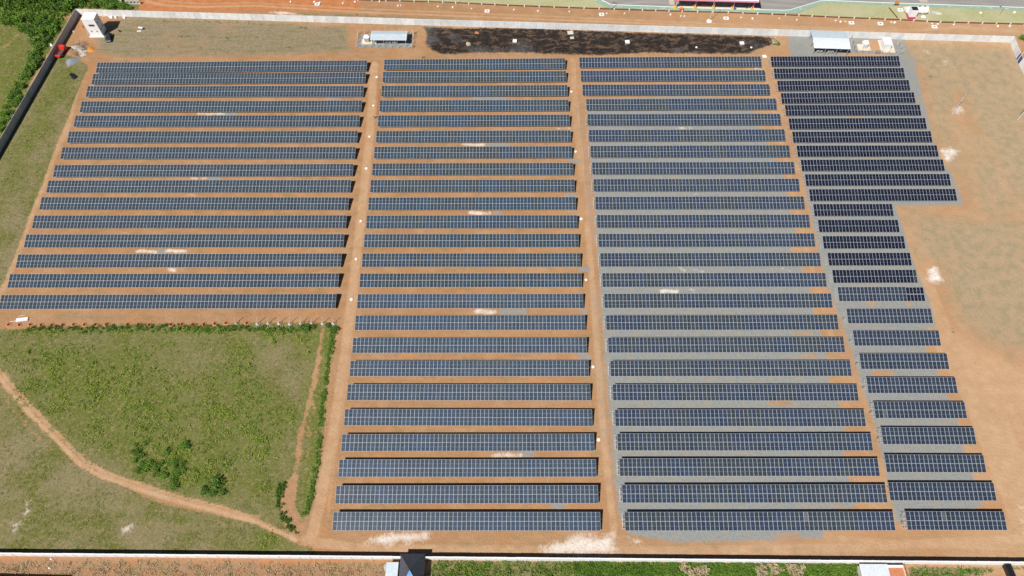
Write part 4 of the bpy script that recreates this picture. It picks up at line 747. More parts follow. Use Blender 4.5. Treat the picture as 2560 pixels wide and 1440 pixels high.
for x in (-.7, .7): MB().box((x, -2.12, 1.3), (1.3, .04, 2.1)).obj('door', M['concrete_white'], T)
MB().box((1.52, .3, 1.8), (.04, 1.0, .5)).obj('vent', M['galv'], T)
tag(MB().box((0, 0, .7), (.6, .45, 1.4)).box((0, -.24, .9), (.45, .04, .8), m=1).obj('meter_cabinet', [M['white'], M['concrete']], None, (*(-55.50, 213.00), 0)), 'slim white meter cabinet under the corner of the first canopy', 'cabinet')
tag(MB().box((0, 0, .3), (.8, .5, .6)).obj('concrete_block', M['white'], None, (*(124.97, 207.56), 0)), 'small white block under the front edge of the large canopy', 'block')

def compound(label, corners, spacing, h=2.3, skip=()):
    T = empty('compound_fence', corners[0], 0, label, 'fence'); o_ = Vector((*corners[0], 0)); cs = [Vector((*c_, 0)) - o_ for c_ in corners]
    pm = MB().box((0, 0, h / 2), (.14, .14, h)).tube((0, 0, h), (0, -.32, h + .3), .06, n=4).mesh('post', M['wood'])
    wires = MB()
    for i in range(len(cs)):
        if i in skip: continue
        a, b_ = cs[i], cs[(i + 1) % len(cs)]; d = b_ - a; k = max(1, round(d.length / spacing)); az = math.atan2(d.y, d.x)
        for j in range(k): shared(pm, 'post', T, tuple(a.lerp(b_, j / k)), (0, 0, az))
        for z in (.4, .9, 1.4, 1.9, 2.2): wires.tube(a + Vector((0, 0, z)), b_ + Vector((0, 0, z)), .012, n=3, cap=False)
        u = d.normalized() * 2.0
        for e, s_ in ((a, 1), (b_, -1)): MB().tube(e + Vector((0, 0, h * .85)), e + u * s_, .07, n=5).obj('brace', M['wood'], T)
    wires.obj('wire', M['galv'], T)
compound('ring of pale concrete fence posts around the first canopy', [(-62.9, 210.8), (-41.0, 210.2), (-41.1, 218.4), (-63.2, 218.6)], 2.75)
compound('wire fence with pale posts around the top right transformer yard', [(129.9, 206.3), (147.6, 205.3), (147.9, 213.2), (130.3, 214.2)], 2.6, skip=(2,))
T = empty('compound_gate', (137.53, 205.89), R(-3), 'low brown lattice gate of the top right transformer yard', 'gate')
gb = MB()
for i in range(8): gb.tube((i * .3, 0, .1), (i * .3, 0, 1.7), .02, n=4)
gb.obj('bar', M['rust'], T); MB().tube((0, 0, .1), (2.1, 0, .1), .03, n=4).tube((0, 0, 1.7), (2.1, 0, 1.7), .03, n=4).tube((0, 0, .9), (2.1, 0, .9), .03, n=4).obj('gate_frame', M['rust'], T)

# ------------------------------------------------------------ covers and blocks in the burnt strip
for (x, y, s_, t_, lab) in ((1287, 103.5, 1.5, .5, 'white square block in the burnt strip, left of the middle'), (1568, 106, 1.6, .55, 'white square block in the burnt strip, right of the middle'),
                            (1854, 109, 1.5, .5, 'white square block near the right end of the burnt strip'), (1911, 142, 1.4, .2, 'white square slab by the right end of the third block top row')):
    T = empty('concrete_cover', {1287: (-0.95, 213.77), 1568: (43.06, 212.87), 1854: (87.53, 211.85), 1911: (95.09, 204.49)}[x], random.uniform(-.2, .2), lab, 'cover')
    MB().box((0, 0, t_ / 2), (s_, s_, t_)).obj('box', M['concrete'], T); MB().box((0, 0, t_ + .04), (s_ * 1.06, s_ * 1.06, .08)).obj('lid', M['white'], T)
for loc, sx, lab in (((21.06, 218.91), 2.3, 'upper flat grey slab at the middle of the burnt strip'), ((21.58, 215.83), 1.5, 'lower flat grey slab at the middle of the burnt strip')):
    tag(MB().box((0, 0, .06), (sx, sx * .85, .12), .1).obj('concrete_slab', M['concrete'], None, (*loc, 0)), lab, 'slab')
heap('rubble_heap', 'small white rubble heap at the left end of the burnt strip', 'rubble', [(-20.11, 213.33), (-19.35, 213.90), (-18.38, 213.31), (-18.34, 212.15), (-19.26, 211.46), (-20.07, 212.16)], .45, M['chalk'], .3, seed=9)
heap('soil_heap', 'small orange soil heap at the top of the burnt strip', 'soil heap', [(-17.01, 219.67), (-16.08, 220.38), (-15.10, 219.66), (-15.40, 218.71), (-16.67, 218.72)], .3, M['soil'], .15, seed=10)
# round covers along the two aisles
DISC = MB().tube((0, 0, 0), (0, 0, .16), .42, n=20).tube((0, 0, .16), (0, 0, .20), .36, n=20).mesh('manhole_cover', M['white'])
DISC2 = MB().tube((0, 0, 0), (0, 0, .16), .48, n=20).tube((0, 0, .16), (0, 0, .20), .42, n=20).tube((0, 0, .2), (0, 0, .26), .06, n=8).mesh('manhole_cover', M['white'])
aisle = [((-53.26, 194.19), 'left', 'second'), ((-52.98, 179.10), 'left', 'fourth'), ((-52.73, 163.68), 'left', 'sixth'), ((-52.24, 148.80), 'left', 'eighth'), ((-51.60, 126.05), 'left', 'eleventh'), ((-51.36, 110.91), 'left', 'thirteenth'), ((-51.08, 95.87), 'left', 'fifteenth'),
         ((20.21, 185.94), 'middle', 'third'), ((20.55, 156.23), 'middle', 'seventh'), ((21.19, 126.75), 'middle', 'eleventh'), ((21.62, 102.92), 'middle', 'fourteenth'), ((22.20, 72.91), 'middle', 'eighteenth'), ((22.55, 50.76), 'middle', 'twenty-first')]
for i, (l_, a_, r_) in enumerate(aisle):
    tag(link('manhole_cover', DISC if i % 3 else DISC2, None, (*l_, 0), (0, 0, i)), f'round white cover in the {a_} aisle beside the {r_} row', 'manhole cover', 'round white covers along the aisles')
tag(link('manhole_cover', DISC, None, (*(69.71, 210.01), 0)), 'left round white cover at the bottom of the burnt strip', 'manhole cover'); tag(link('manhole_cover', DISC, None, (*(90.91, 209.75), 0)), 'right round white cover at the end of the burnt strip', 'manhole cover')

# ------------------------------------------------------------ roadside at the top: covers, stones, low rail fence
WELL = [((-1.0, -.8), (1.0, -.35)), ((-1.0, .35), (1.0, .8)), ((-1.0, -.35), (-.4, .35)), ((.4, -.35), (1.0, .35))]
wb = MB()
for (a, b_) in WELL: wb.box(((a[0] + b_[0]) / 2, (a[1] + b_[1]) / 2, .15), (b_[0] - a[0] - .004, b_[1] - a[1] - .004, .3))
wb.box((0, 0, .06), (.79, .69, .1), m=1); WELLM = wb.mesh('well_frame', [M['white'], M['dark']])
wl = [((-82.11, 237.19), 'leftmost square white well frame beside the dirt road'), ((-12.21, 232.20), 'square white well frame above the first canopy, beside the road'), ((34.05, 229.71), 'square white well frame above the middle of the burnt strip'),
      ((83.71, 226.97), 'square white well frame just right of the leaning line pole'), ((132.91, 223.79), 'square white well frame above the large canopy roof'), ((144.24, 223.22), 'square white well frame above the top right transformer'),
      ((164.95, 221.14), 'square well frame closest to the road tracks, top right'), ((154.42, 231.56), 'pale square well frame on the lawn left of the white tank')]
for l_, lab in wl: tag(link('well_frame', WELLM, None, (*l_, 0.02), (0, 0, random.uniform(-.05, .05))), lab, 'well', 'square white well frames')
SB = MB().box((0, 0, .2), (.8, .7, .4)).box((.1, 0, .42), (.5, .5, .08), .3).mesh('stone_block', M['white'])
for l_ in [(-93.34, 238.82), (-83.54, 238.48), (-81.18, 238.21), (-71.54, 237.61), (-66.71, 238.59), (-56.66, 238.76), (-48.83, 235.90), (-47.70, 236.14), (-32.39, 235.25), (-26.31, 234.70), (-18.61, 233.88), (-1.32, 232.98), (8.42, 232.15), (21.13, 231.68), (36.19, 230.43), (37.81, 232.91), (43.29, 230.38), (61.74, 229.48), (65.80, 228.47), (67.25, 228.45), (89.87, 227.53), (94.22, 226.77), (104.95, 226.92), (111.77, 225.89), (127.07, 225.29), (128.80, 224.54), (130.76, 224.77), (148.83, 224.14), (150.03, 223.89), (164.65, 223.06), (166.78, 222.80), (173.00, 222.51), (189.94, 221.42), (194.64, 221.38)]:
    o = link('stone_block', SB, None, (*l_, 0), (0, 0, random.uniform(0, 3))); k_ = random.uniform(.55, 1.0); o.scale = (k_, k_, k_)
    tag(o, 'small pale stone block lying on the roadside soil at the top', 'stone block', 'pale stone blocks along the top road')
tag(link('stone_block', SB, None, (*(185.84, 229.45), .02)), 'white square block on the lawn near the right edge', 'stone block'); tag(link('stone_block', SB, None, (*(199.43, 229.59), .02), (0, 0, .6)), 'pale block on the lawn at the far right edge', 'stone block')
T = empty('low_rail_fence', (0, 0, 0), 0, 'low fence of brown beams on short white posts along the lawn', 'fence')
FL = [(-71.50, 239.91), (-48.24, 238.69), (-30.57, 237.77), (-3.78, 235.52), (2.91, 235.08), (27.13, 233.50), (45.38, 232.35), (66.60, 231.18), (85.01, 230.28), (102.48, 229.15), (128.57, 226.98), (152.64, 225.32), (168.01, 223.75), (200.62, 222.29), (222.06, 220.93)]
PM = MB().box((0, 0, .38), (.42, .3, .76)).mesh('post', M['concrete_white']); acc = 0; prev = None
for (a, b_) in zip(FL[:-1], FL[1:]):
    a = Vector((*a, 0)); b_ = Vector((*b_, 0)); d = b_ - a; k_ = max(1, round(d.length / 5.5))
    for j in range(k_):
        p_ = a + d * (j / k_); q_ = a + d * ((j + 1) / k_); az = math.atan2(d.y, d.x)
        shared(PM, 'post', T, tuple(p_), (0, 0, az)); MB().box((*((p_ + q_) / 2).xy, .5), ((q_ - p_).length - .42, .2, .26), az).obj('beam', M['rust'], T)
MB().box((0, 0, .5), (6.6, .2, .26)).obj('beam', M['rust'], T, (*(150.90, 229.49), 0), (0, 0, R(-75)))

# ------------------------------------------------------------ forecourt canopy with columns
T = empty('forecourt_canopy', (63.4, 231.95), R(-2.9), 'white roofed forecourt canopy with pink edge and dark underside at the top', 'canopy')
MB().box((16.3, 5.0, 5.35), (32.6, 10, .5)).obj('roof', M['white'], T); MB().box((16.3, -.06, 5.2), (32.9, .12, .62)).box((32.72, 5, 5.2), (.12, 10, .62)).obj('fascia', M['pink'], T)
for i, x in enumerate((.5, 8.3, 15.8, 23.5, 31.4)):
    c_ = MB().box((x, 1.9, 3.0), (.45, .45, 4.2)).obj('column', M['magenta'], T); MB().box((x + .3, 1.9, 3.0), (.14, .4, 4.2)).obj('downpipe', M['white'], T)
    MB().box((x, 1.9, .5), (.95, .95, .95)).obj('column_base', M['yellow'], T)
car((77.0 - 1.5, 236.6), R(-88), M['red'], 'red car parked in the shade under the forecourt canopy', 4.2, 1.75, 1.45)
for l_, rz_, lab in (((65.90, 234.93), 40, 'silver motorbike leaning at the left end of the forecourt canopy'), ((93.73, 233.44), 35, 'silver motorbike leaning at the right end of the forecourt canopy')):
    T = empty('motorbike', l_, R(rz_), lab, 'motorbike')
    MB().box((0, 0, .75), (1.1, .3, .35)).obj('body', M['silver'], T); MB().box((-.35, 0, .98), (.75, .28, .12)).obj('seat', M['black'], T)
    MB().tube((.55, -.4, 1.1), (.55, .4, 1.1), .03, n=5).obj('handlebar', M['galv'], T)
    for x in (-.75, .75): wheel(T, x, 0, .33, .12)
tag(MB().tube((0, 0, 0), (0, 0, .95), .32, n=14).tube((0, 0, .3), (0, 0, .34), .34, n=14).tube((0, 0, .62), (0, 0, .66), .34, n=14).obj('barrel', M['blue'], None, (*(88.10, 232.61), .05)), 'blue barrel beside a yellow column base at the top', 'barrel')
tag(MB().box((0, 0, .5), (1.5, 1.0, .9), .1).box((0, 0, 1.0), (1.2, .9, .15), .1).obj('orange_bin', M['orange'], None, (*(66.41, 232.30), .05)), 'orange bin on the green verge below the forecourt canopy', 'bin')
tag(heap('sack', 'white round sack at the right end of the forecourt', 'sack', [(95.42, 232.93), (96.13, 233.30), (96.50, 232.67), (95.89, 231.93), (95.29, 232.18)], .6, M['white'], .05, rings=4, seed=2))
# white tank with red tower
T = empty('horizontal_tank', (155.9, 229.7, .1), R(-2), 'long white horizontal tank on a tan slab beside the red and white tower', 'tank')
MB().tube((0, 0, 1.5), (7.9, 0, 1.5), 1.3, n=20).obj('shell', M['white'], T); MB().tube((-.5, 0, 1.5), (0, 0, 1.5), .8, 1.3, n=20).tube((7.9, 0, 1.5), (8.4, 0, 1.5), 1.3, .8, n=20).obj('end_cap', M['white'], T)
for x in (1.5, 6.3): MB().box((x, 0, .35), (.5, 2.0, .7)).obj('saddle', M['concrete'], T)
for x in (1.6, 2.7, 4.6, 6.6): MB().tube((x, .5, 2.7), (x, .5, 3.05), .24, n=10).obj('vent_cap', M['black'], T)
tag(sheet('tank_slab', [(156.20, 233.67), (166.69, 234.33), (165.79, 229.62), (160.96, 228.92), (159.17, 226.00), (155.94, 225.78)], .05, M['tan_slab']), kind='structure')
T = empty('water_tower', (155.9, 225.9), R(-1), 'small white tower with dark square top and red painted base', 'tower')
MB().box((1.3, 1.35, .55), (2.7, 2.8, 1.1)).obj('base', M['magenta'], T); MB().box((1.3, 1.35, 2.5), (2.6, 2.7, 2.8)).obj('wall', M['white'], T)
tp = MB(); 
for (c_, d_) in (((1.3, .05, 4.05), (2.8, .12, .35)), ((1.3, 2.75, 4.05), (2.8, .12, .35)), ((-.05, 1.4, 4.05), (.12, 2.58, .35)), ((2.65, 1.4, 4.05), (.12, 2.58, .35))): tp.box(c_, d_)
tp.obj('parapet', M['white'], T); MB().box((1.3, 1.4, 3.95), (2.56, 2.56, .06)).obj('roof', M['dark'], T)
heap('white_mound', 'small white mound on the lawn right of the red based tower', 'mound', [(161.63, 227.93), (162.72, 228.41), (163.78, 227.67), (163.34, 226.70), (161.44, 226.71)], .5, M['white'], .05, seed=12, rings=4)
tag(MB().box((0, 0, .12), (2.6, 1.2, .2)).obj('tank_lid', M['sheet'], None, (*(167.77, 229.85), .03)), 'flat light blue lid on the lawn right of the tank', 'lid'); tag(MB().box((0, 0, .1), (2.1, 1.3, .16)).obj('concrete_slab', M['tan_slab'], None, (*(169.02, 229.22), .03)), 'flat tan slab touching the light blue lid on the lawn', 'slab')
T = empty('sign_board', (152.34, 233.70), 0, 'orange sign board on a post at the edge of the lawn', 'sign')
MB().tube((-.4, 0, 0), (-.4, 0, 3.0), .07, n=6).obj('post', M['galv'], T); MB().box((.6, 0, 2.0), (1.7, .12, 1.1)).obj('board', M['orange'], T)
# poles
def pole(label, loc, h, lean=(0, 0), arms=(), lamp=False, r=.16):
    T = empty('utility_pole' if not lamp else 'street_lamp', loc, 0, label, 'pole' if not lamp else 'street lamp'); tp_ = Vector((lean[0], lean[1], h))
    MB().tube((0, 0, 0), tp_, r, r * .6, 10).obj('pole', M['wood'] if not lamp else M['galv'], T)
    for (z, l, az) in arms:
        c_ = tp_ * (z / h); d = Vector((math.cos(az), math.sin(az), 0)) * l / 2; a_ = MB().tube(c_ - d, c_ + d, .06, n=5).obj('crossarm', M['galv'], T)
        for t in (-.9, -.3, .3, .9): MB().tube(c_ + d * t, c_ + d * t + Vector((0, 0, .28)), .07, .04, 6).obj('insulator', M['tyre'], a_)
    if lamp: MB().tube(tp_, tp_ + Vector((-1.2, .4, .3)), .05, n=5).obj('arm', M['galv'], T); MB().box(tp_ + Vector((-1.5, .5, .3)), (.8, .3, .14), -.3).obj('lamp_head', M['black'], T)
    return T
pole('tall pale utility pole with crossarms standing in the right hand field', (157.23, 173.61), 9.8, (.0, .1), ((9.4, 1.9, .2), (8.8, 1.5, 1.2), (6.2, 1.6, .3), (5.8, 1.2, 1.4)))
pole('pale utility pole cut by the right edge of the picture', (180.02, 171.11), 10, (0, 0), ((9.5, 1.8, .3), (5.6, 1.4, .3)), r=.2)
pole('white pole in front of the dark gate on the right edge', (190.58, 201.61), 9, (0, 0), ((8.6, 1.8, .2),), r=.2)
T = pole('thin line pole in a white footing between dirt road and rail fence', (76.78, 225.44), 10.5, (0, 0), ((10, 1.6, 1.2),), r=.11)
MB().tube((0, 0, 0), (0, 0, .3), 1.1, .95, 14).obj('footing', M['white'], T)
pole('street lamp standing on the lawn at the top right', (192.40, 227.68), 8, lamp=True, r=.09)
pole('thin grey lamp post on the lawn by the road fence, top centre', (-24.94, 236.96), 6, lamp=True, r=.08)
pole('grey post by the left end of the green verge', (37.62, 232.41), 6.5, lamp=True, r=.12)
# ------------------------------------------------------------ unfinished fence on the lower left
for i, (b_, t_, l_) in enumerate((((-85.08, 87.43), (-84.85, 87.94), (-84.92, 86.00)), ((-78.66, 87.29), (-77.98, 87.93), (-78.68, 85.77)), ((-75.40, 87.43), (-74.73, 87.93), (-75.28, 85.77)), ((-72.12, 87.42), (-71.41, 87.93), (-72.01, 85.77)),
                                  ((-68.81, 87.28), (-68.18, 88.06), (-68.74, 85.77)), ((-65.43, 87.42), (-64.85, 87.92), (-65.43, 85.90)), ((-62.15, 87.41), (-61.60, 87.92), (-62.16, 85.90)), ((-58.86, 87.41), (-58.29, 87.91), (-58.99, 86.17)), ((-55.59, 87.41), (-55.10, 87.91), (-55.54, 86.17)))):
    T = empty('fence_post', b_, 0, ('' if i else 'thickest ') + 'pale post ' + ('first from the left' if not i else ORD[i] + ' from the left') + ' in the unfinished fence above the grass', 'fence post', 'posts of the unfinished fence')
    v_ = Vector((t_[0] - b_[0], t_[1] - b_[1], 2.8)); MB().tube((0, 0, 0), v_, .08 if i else .11, n=6).obj('post', M['wood'], T)
    MB().tube((0, 0, .05), (l_[0] - b_[0], l_[1] - b_[1], .08), .05 if i else .09, n=5).obj('lying_rail', M['wood'], T)
    MB().tube((0, 0, 0), (0, 0, .3), .55, .3, 10).obj('mound', M['chalk'], T); MB().tube((.1, -.1, 1.6), (.9, -1.0, .05), .05, n=5).obj('brace', M['wood'], T)
HOLE = MB(); 
for i in range(14):
    a0, a1 = 2 * math.pi * i / 14, 2 * math.pi * (i + 1) / 14
    for (r0, z0, r1, z1, m_) in ((.95, .0, .45, .16, 0), (.45, .16, .33, .02, 1), (.33, .02, .0, .015, 1)):
        HOLE.poly([(r0 * math.cos(a0), r0 * math.sin(a0) * .8, z0), (r0 * math.cos(a1), r0 * math.sin(a1) * .8, z0), (r1 * math.cos(a1), r1 * math.sin(a1) * .8, z1), (r1 * math.cos(a0), r1 * math.sin(a0) * .8, z1)], m_)
HM = HOLE.mesh('post_hole', [M['soil'], M['pitdark']])
hl = [(-157.73, 87.08), (-154.48, 87.07), (-151.15, 87.00), (-147.80, 87.07), (-144.50, 87.07), (-141.17, 86.99), (-137.89, 87.06), (-134.61, 87.13), (-131.28, 87.05), (-127.88, 87.12), (-124.60, 87.19), (-118.07, 87.18), (-114.69, 87.11), (-111.50, 87.04), (-104.81, 87.10), (-101.53, 87.17), (-98.24, 87.17), (-94.84, 87.23), (-91.58, 87.37), (-88.21, 87.57), (-81.88, 87.57)]
for i, l_ in enumerate(hl):
    if i: tag(link('post_hole', HM, None, (*l_, .0), (0, 0, i)), f'{ORD[i - 1]} dark post hole from the left along the grass edge', 'post hole', 'post holes along the grass edge')
T = empty('pipe_stack', (-152.57, 88.05), R(8), 'stack of white pipes lying near the bottom left solar table', 'pipes')
for i in range(6): MB().tube((0, .05 + i * .2, .12 + (i % 2) * .1), (3.5, .05 + i * .2, .12 + (i % 2) * .1), .11, n=8).obj('pipe', M['sheetwhite'], T)
MB().tube((-1.8, .3, .1), (.1, .35, .1), .06, n=6).obj('pipe', M['white'], T); MB().tube((.3, 1.9, .06), (2.2, 2.1, .06), .05, n=6).obj('pipe', M['white'], T)
# cable trench by the second aisle head
tb = MB()
for (a, b_, w_) in (((-51.23, 187.53), (-50.89, 174.51), .22), ((-51.68, 187.53), (-51.40, 174.52), .13)):
    a = Vector((*a, .05)); b_ = Vector((*b_, .05)); d = b_ - a; tb.box((a + b_) / 2, (d.length, w_, .16), math.atan2(d.y, d.x))
tag(tb.obj('cable_trench_spoil', M['soil']), 'narrow ridge of dug soil beside the fourth row, left aisle', 'soil ridge')

# ------------------------------------------------------------ houses and roofs along the bottom
T = empty('house', (-29.0, 13.9), 0, 'house with steep dark hipped roof against the bottom wall', 'house')
e, hh, ap = 6.1, 2.8, 6.2
MB().box((e / 2, 1.6, hh / 2), (e - .5, 8.5, hh)).obj('wall', M['concrete'], T)
Cn = [(0, -2.9, hh), (e, -2.9, hh), (e, e, hh), (0, e, hh)]; A_ = (e / 2 - .05, 1.65, ap)
for i, m_ in ((0, M['bluesheen']), (1, M['slate']), (2, M['slate']), (3, M['slate'])):
    MB().poly([Cn[i], Cn[(i + 1) % 4], A_]).poly([tuple(np.array(Cn[(i + 1) % 4]) - (0, 0, .12)), tuple(np.array(Cn[i]) - (0, 0, .12)), (A_[0], A_[1], ap - .15)]).obj('roof_slope', m_, T)
MB().tube(Cn[3], A_, .07, n=5).tube(Cn[2], A_, .07, n=5).tube(Cn[0], A_, .07, n=5).tube(Cn[1], A_, .07, n=5).obj('ridge_cap', M['slate'], T)
v0 = Vector((e, 1.0, hh)); MB().poly([(e - .1, -1.4, hh + .19), (e - .1, .7, hh + .19), (e - 1.35, .7, hh + 1.61), (e - 1.35, .1, hh + 1.61)]).obj('skylight', M['navyroof'], T)
T = empty('lean_to_shed', (-32.4, 8.0), R(0), 'lean-to with pale corrugated roof left of the dark roofed house', 'shed')
MB().box((1.5, 5.0, 1.1), (2.7, 9.6, 2.2)).obj('wall', M['concrete'], T)
cr_ = MB(); nC = 44
for i in range(nC):
    y0, y1, ym = i * .228, (i + 1) * .228, (i + .5) * .228
    cr_.poly([(-.05, y0, 2.35), (3.0, y0, 2.6), (3.0, ym, 2.68), (-.05, ym, 2.43)]); cr_.poly([(-.05, ym, 2.43), (3.0, ym, 2.68), (3.0, y1, 2.6), (-.05, y1, 2.35)])
cr_.obj('roof', M['sheet'], T)
heap('rubble_heap', 'pale rubble heap left of the corrugated lean-to', 'rubble', [(-33.44, 17.86), (-32.87, 18.25), (-32.52, 16.72), (-33.08, 16.24)], .5, M['chalk'], .3, seed=14)
T = empty('metal_roof_shed', (84.9, 6.0), R(0), 'shed with bright white ribbed metal roof against the bottom wall', 'shed')
MB().box((3.4, 5.9, 1.15), (6.4, 11.4, 2.3)).obj('wall', M['concrete'], T)
rb = MB().poly([(0, 0, 2.5), (.62, 0, 2.5), (.62, 11.9, 2.5), (0, 11.9, 2.5)]).box((.66, 5.95, 2.54), (.07, 11.9, .08)).mesh('roof_sheet', M['sheetwhite'])
for i in range(10): shared(rb, 'roof_sheet', T, (i * .69, 0, 0))
T = empty('terrace', (91.75, 6.0), R(0), 'red tiled terrace with white border right of the white roof', 'terrace')
MB().box((1.9, 5.5, 1.2), (3.7, 11.0, 2.4)).obj('slab', M['redtile'], T); MB().box((1.9, 11.35, 1.35), (3.9, .6, 2.7)).obj('parapet', M['white'], T); MB().box((3.85, 5.5, 1.3), (.2, 11.0, 2.6)).obj('parapet', M['tan_slab'], T)
T = empty('lattice_frame', (96.1, 9.0), R(90), 'thin dark lattice frame standing right of the red terrace', 'frame')
lb = MB()
for i in range(9): lb.tube((i, 0, 0), (i + (1 if i < 8 else 0), 0, 2.4), .03, n=4).tube((i, 0, 2.4), (i, 0, 0), .03, n=4)
lb.tube((0, 0, 2.4), (9, 0, 2.4), .04, n=4).tube((0, 0, .1), (9, 0, .1), .04, n=4); lb.obj('lattice', M['bark'], T)
T = empty('boundary_wall', (121.6, 18.0), R(-84), 'black tile topped wall running off the bottom edge at right', 'wall')
MB().box((6, 0, 1.2), (12, .25, 2.4)).obj('wall', M['black'], T)
cp = MB().tube((0, -.75, 2.3), (0, .75, 2.3), .2, n=8).mesh('coping_tile', M['black'])
for i in range(26): shared(cp, 'coping_tile', T, (.2 + i * .45, 0, 0))
T = empty('wall_shadow_slab', (-140, 9.0), R(-1), 'flat black slab standing in for a wall shadow, bottom left corner', 'shed')
MB().box((13.4, 2.6, 1.0), (26.5, 4.9, 2.0)).obj('wall', M['concrete'], T); MB().box((13.5, 2.6, 2.1), (27.3, 5.6, .15)).obj('roof', M['black'], T)  # black slab added where the shadow of a wall further down falls
for l_, lab in (((-118.40, 18.99), 'upper white sack below the bottom wall at left'), ((-118.09, 16.86), 'lower white sack below the bottom wall at left')):
    o = heap('sack', lab, 'sack', [(l_[0] - .35, l_[1] - .3), (l_[0] + .35, l_[1] - .3), (l_[0] + .4, l_[1] + .3), (l_[0] - .3, l_[1] + .35)], .4, M['white'], .05, rings=4)

# ------------------------------------------------------------ people
def person(loc, rz, label, shirt, trousers, pose='stand'):
    T = empty('person', loc, rz, label, 'person')
    def skin(name, V_, E_, Rr, mat, parent):
        me = bpy.data.meshes.new(name); me.from_pydata(V_, E_, []); o = link(name, me, parent); me.materials.append(mat)
        sk = o.modifiers.new('skin', 'SKIN'); ss = o.modifiers.new('sub', 'SUBSURF'); ss.levels = ss.render_levels = 1
        for i, r_ in enumerate(Rr): me.skin_vertices[0].data[i].radius = (r_, r_)
        me.skin_vertices[0].data[0].use_root = True; return o
    ah = .35 if pose == 'point' else .08
    Vb = [(0, 0, .95), (0, 0, 1.2), (0, 0, 1.42), (0, 0, 1.55), (0, .01, 1.68), (.1, 0, .9), (.11, .02, .5), (.11, -.02, .08), (.11, .12, .04), (-.1, 0, .9), (-.11, .06, .5), (-.12, .05, .08), (-.12, .18, .04),
          (.2, 0, 1.4), (.26, .02, 1.12), (.27, .16 + ah, .92 + ah), (-.2, 0, 1.4), (-.27, 0, 1.12), (-.28, .1, .88), (.27, .22 + ah, .86 + ah), (-.28, .15, .81)]
    Eb = [(0, 1), (1, 2), (2, 3), (3, 4), (0, 5), (5, 6), (6, 7), (7, 8), (0, 9), (9, 10), (10, 11), (11, 12), (2, 13), (13, 14), (14, 15), (2, 16), (16, 17), (17, 18), (15, 19), (18, 20)]
    Rb = [.13, .12, .13, .055, .10, .09, .06, .045, .04, .09, .06, .045, .04, .06, .045, .035, .06, .045, .035, .03, .03]
    body = skin('body', Vb, Eb, Rb, M['skin'], T)
    skin('shirt', [(0, 0, 1.0), (0, 0, 1.2), (0, 0, 1.42), (.2, 0, 1.4), (.26, .02, 1.14), (-.2, 0, 1.4), (-.27, 0, 1.14)], [(0, 1), (1, 2), (2, 3), (3, 4), (2, 5), (5, 6)], [.16, .15, .16, .085, .07, .085, .07], shirt, T)
    skin('trousers', [(0, 0, .98), (.1, 0, .88), (.11, .02, .5), (.11, -.02, .12), (-.1, 0, .88), (-.11, .06, .5), (-.12, .05, .12)], [(0, 1), (1, 2), (2, 3), (0, 4), (4, 5), (5, 6)], [.155, .115, .085, .075, .115, .085, .075], trousers, T)
    skin('hair', [(0, -.01, 1.70), (0, -.02, 1.76)], [(0, 1)], [.108, .09], M['black'], T)
M['skin'] = worn('skin', (.35, .2, .13), .05, 3, .6, .3)
person((-52.02, 172.71), R(-60), 'person in dark purple clothes standing in the left aisle', worn('purple_shirt', (.16, .1, .2), .1), M['navy'])
person((-50.73, 172.91), R(100), 'person in pale blue shirt at the left end of the fifth row', worn('pale_blue_shirt', (.42, .5, .65), .1), worn('denim', (.1, .14, .22), .1), 'point')
person((-36.49, 204.49), R(40), 'person in white shirt behind the top row near the burnt strip', worn('white_shirt', (.7, .7, .68), .05), M['navy'])

# ------------------------------------------------------------ vegetation
def leaves(b_v, b_f, c, rad, n_, size, flat=.75):
    """n_ random leaf triangles spread in sub-clumps of an ellipsoid"""
    k = max(3, int(n_ / 45)); cen = rng.normal(size=(k, 3)); cen /= np.linalg.norm(cen, axis=1)[:, None]; cen *= rng.uniform(.35, .85, (k, 1)); cen[:, 2] = abs(cen[:, 2]) * flat
    w = rng.integers(0, k, n_); p_ = cen[w] + rng.normal(size=(n_, 3)) * .23; p_[:, 2] = np.clip(p_[:, 2], -.1, 1.2)
    p_ = p_ * rad + np.array(c); s_ = rng.uniform(.6, 1.4, (n_, 1)) * size
    a = rng.normal(size=(n_, 3)); a[:, 2] *= .6; a /= np.linalg.norm(a, axis=1)[:, None]; u = np.cross(a, rng.normal(size=(n_, 3))); u /= np.linalg.norm(u, axis=1)[:, None]
    o_ = sum(len(x) for x in b_v); b_v.append(np.stack([p_ - a * s_ * .6, p_ + a * s_ * .6, p_ + u * s_ * .75], 1).reshape(-1, 3)); b_f.append(np.arange(o_, o_ + 3 * n_).reshape(-1, 3))
def npmesh(name, v, f, mat):
    v = np.concatenate(v); f = np.concatenate(f); me = bpy.data.meshes.new(name); me.vertices.add(len(v)); me.vertices.foreach_set('co', v.astype(np.float32).ravel())
    me.loops.add(f.size); me.loops.foreach_set('vertex_index', f.astype(np.int32).ravel()); me.polygons.add(len(f))
    me.polygons.foreach_set('loop_start', np.arange(0, f.size, 3, dtype=np.int32)); me.polygons.foreach_set('loop_total', np.full(len(f), 3, np.int32)); me.update(calc_edges=True); me.materials.append(mat); return me
BUSH = {}
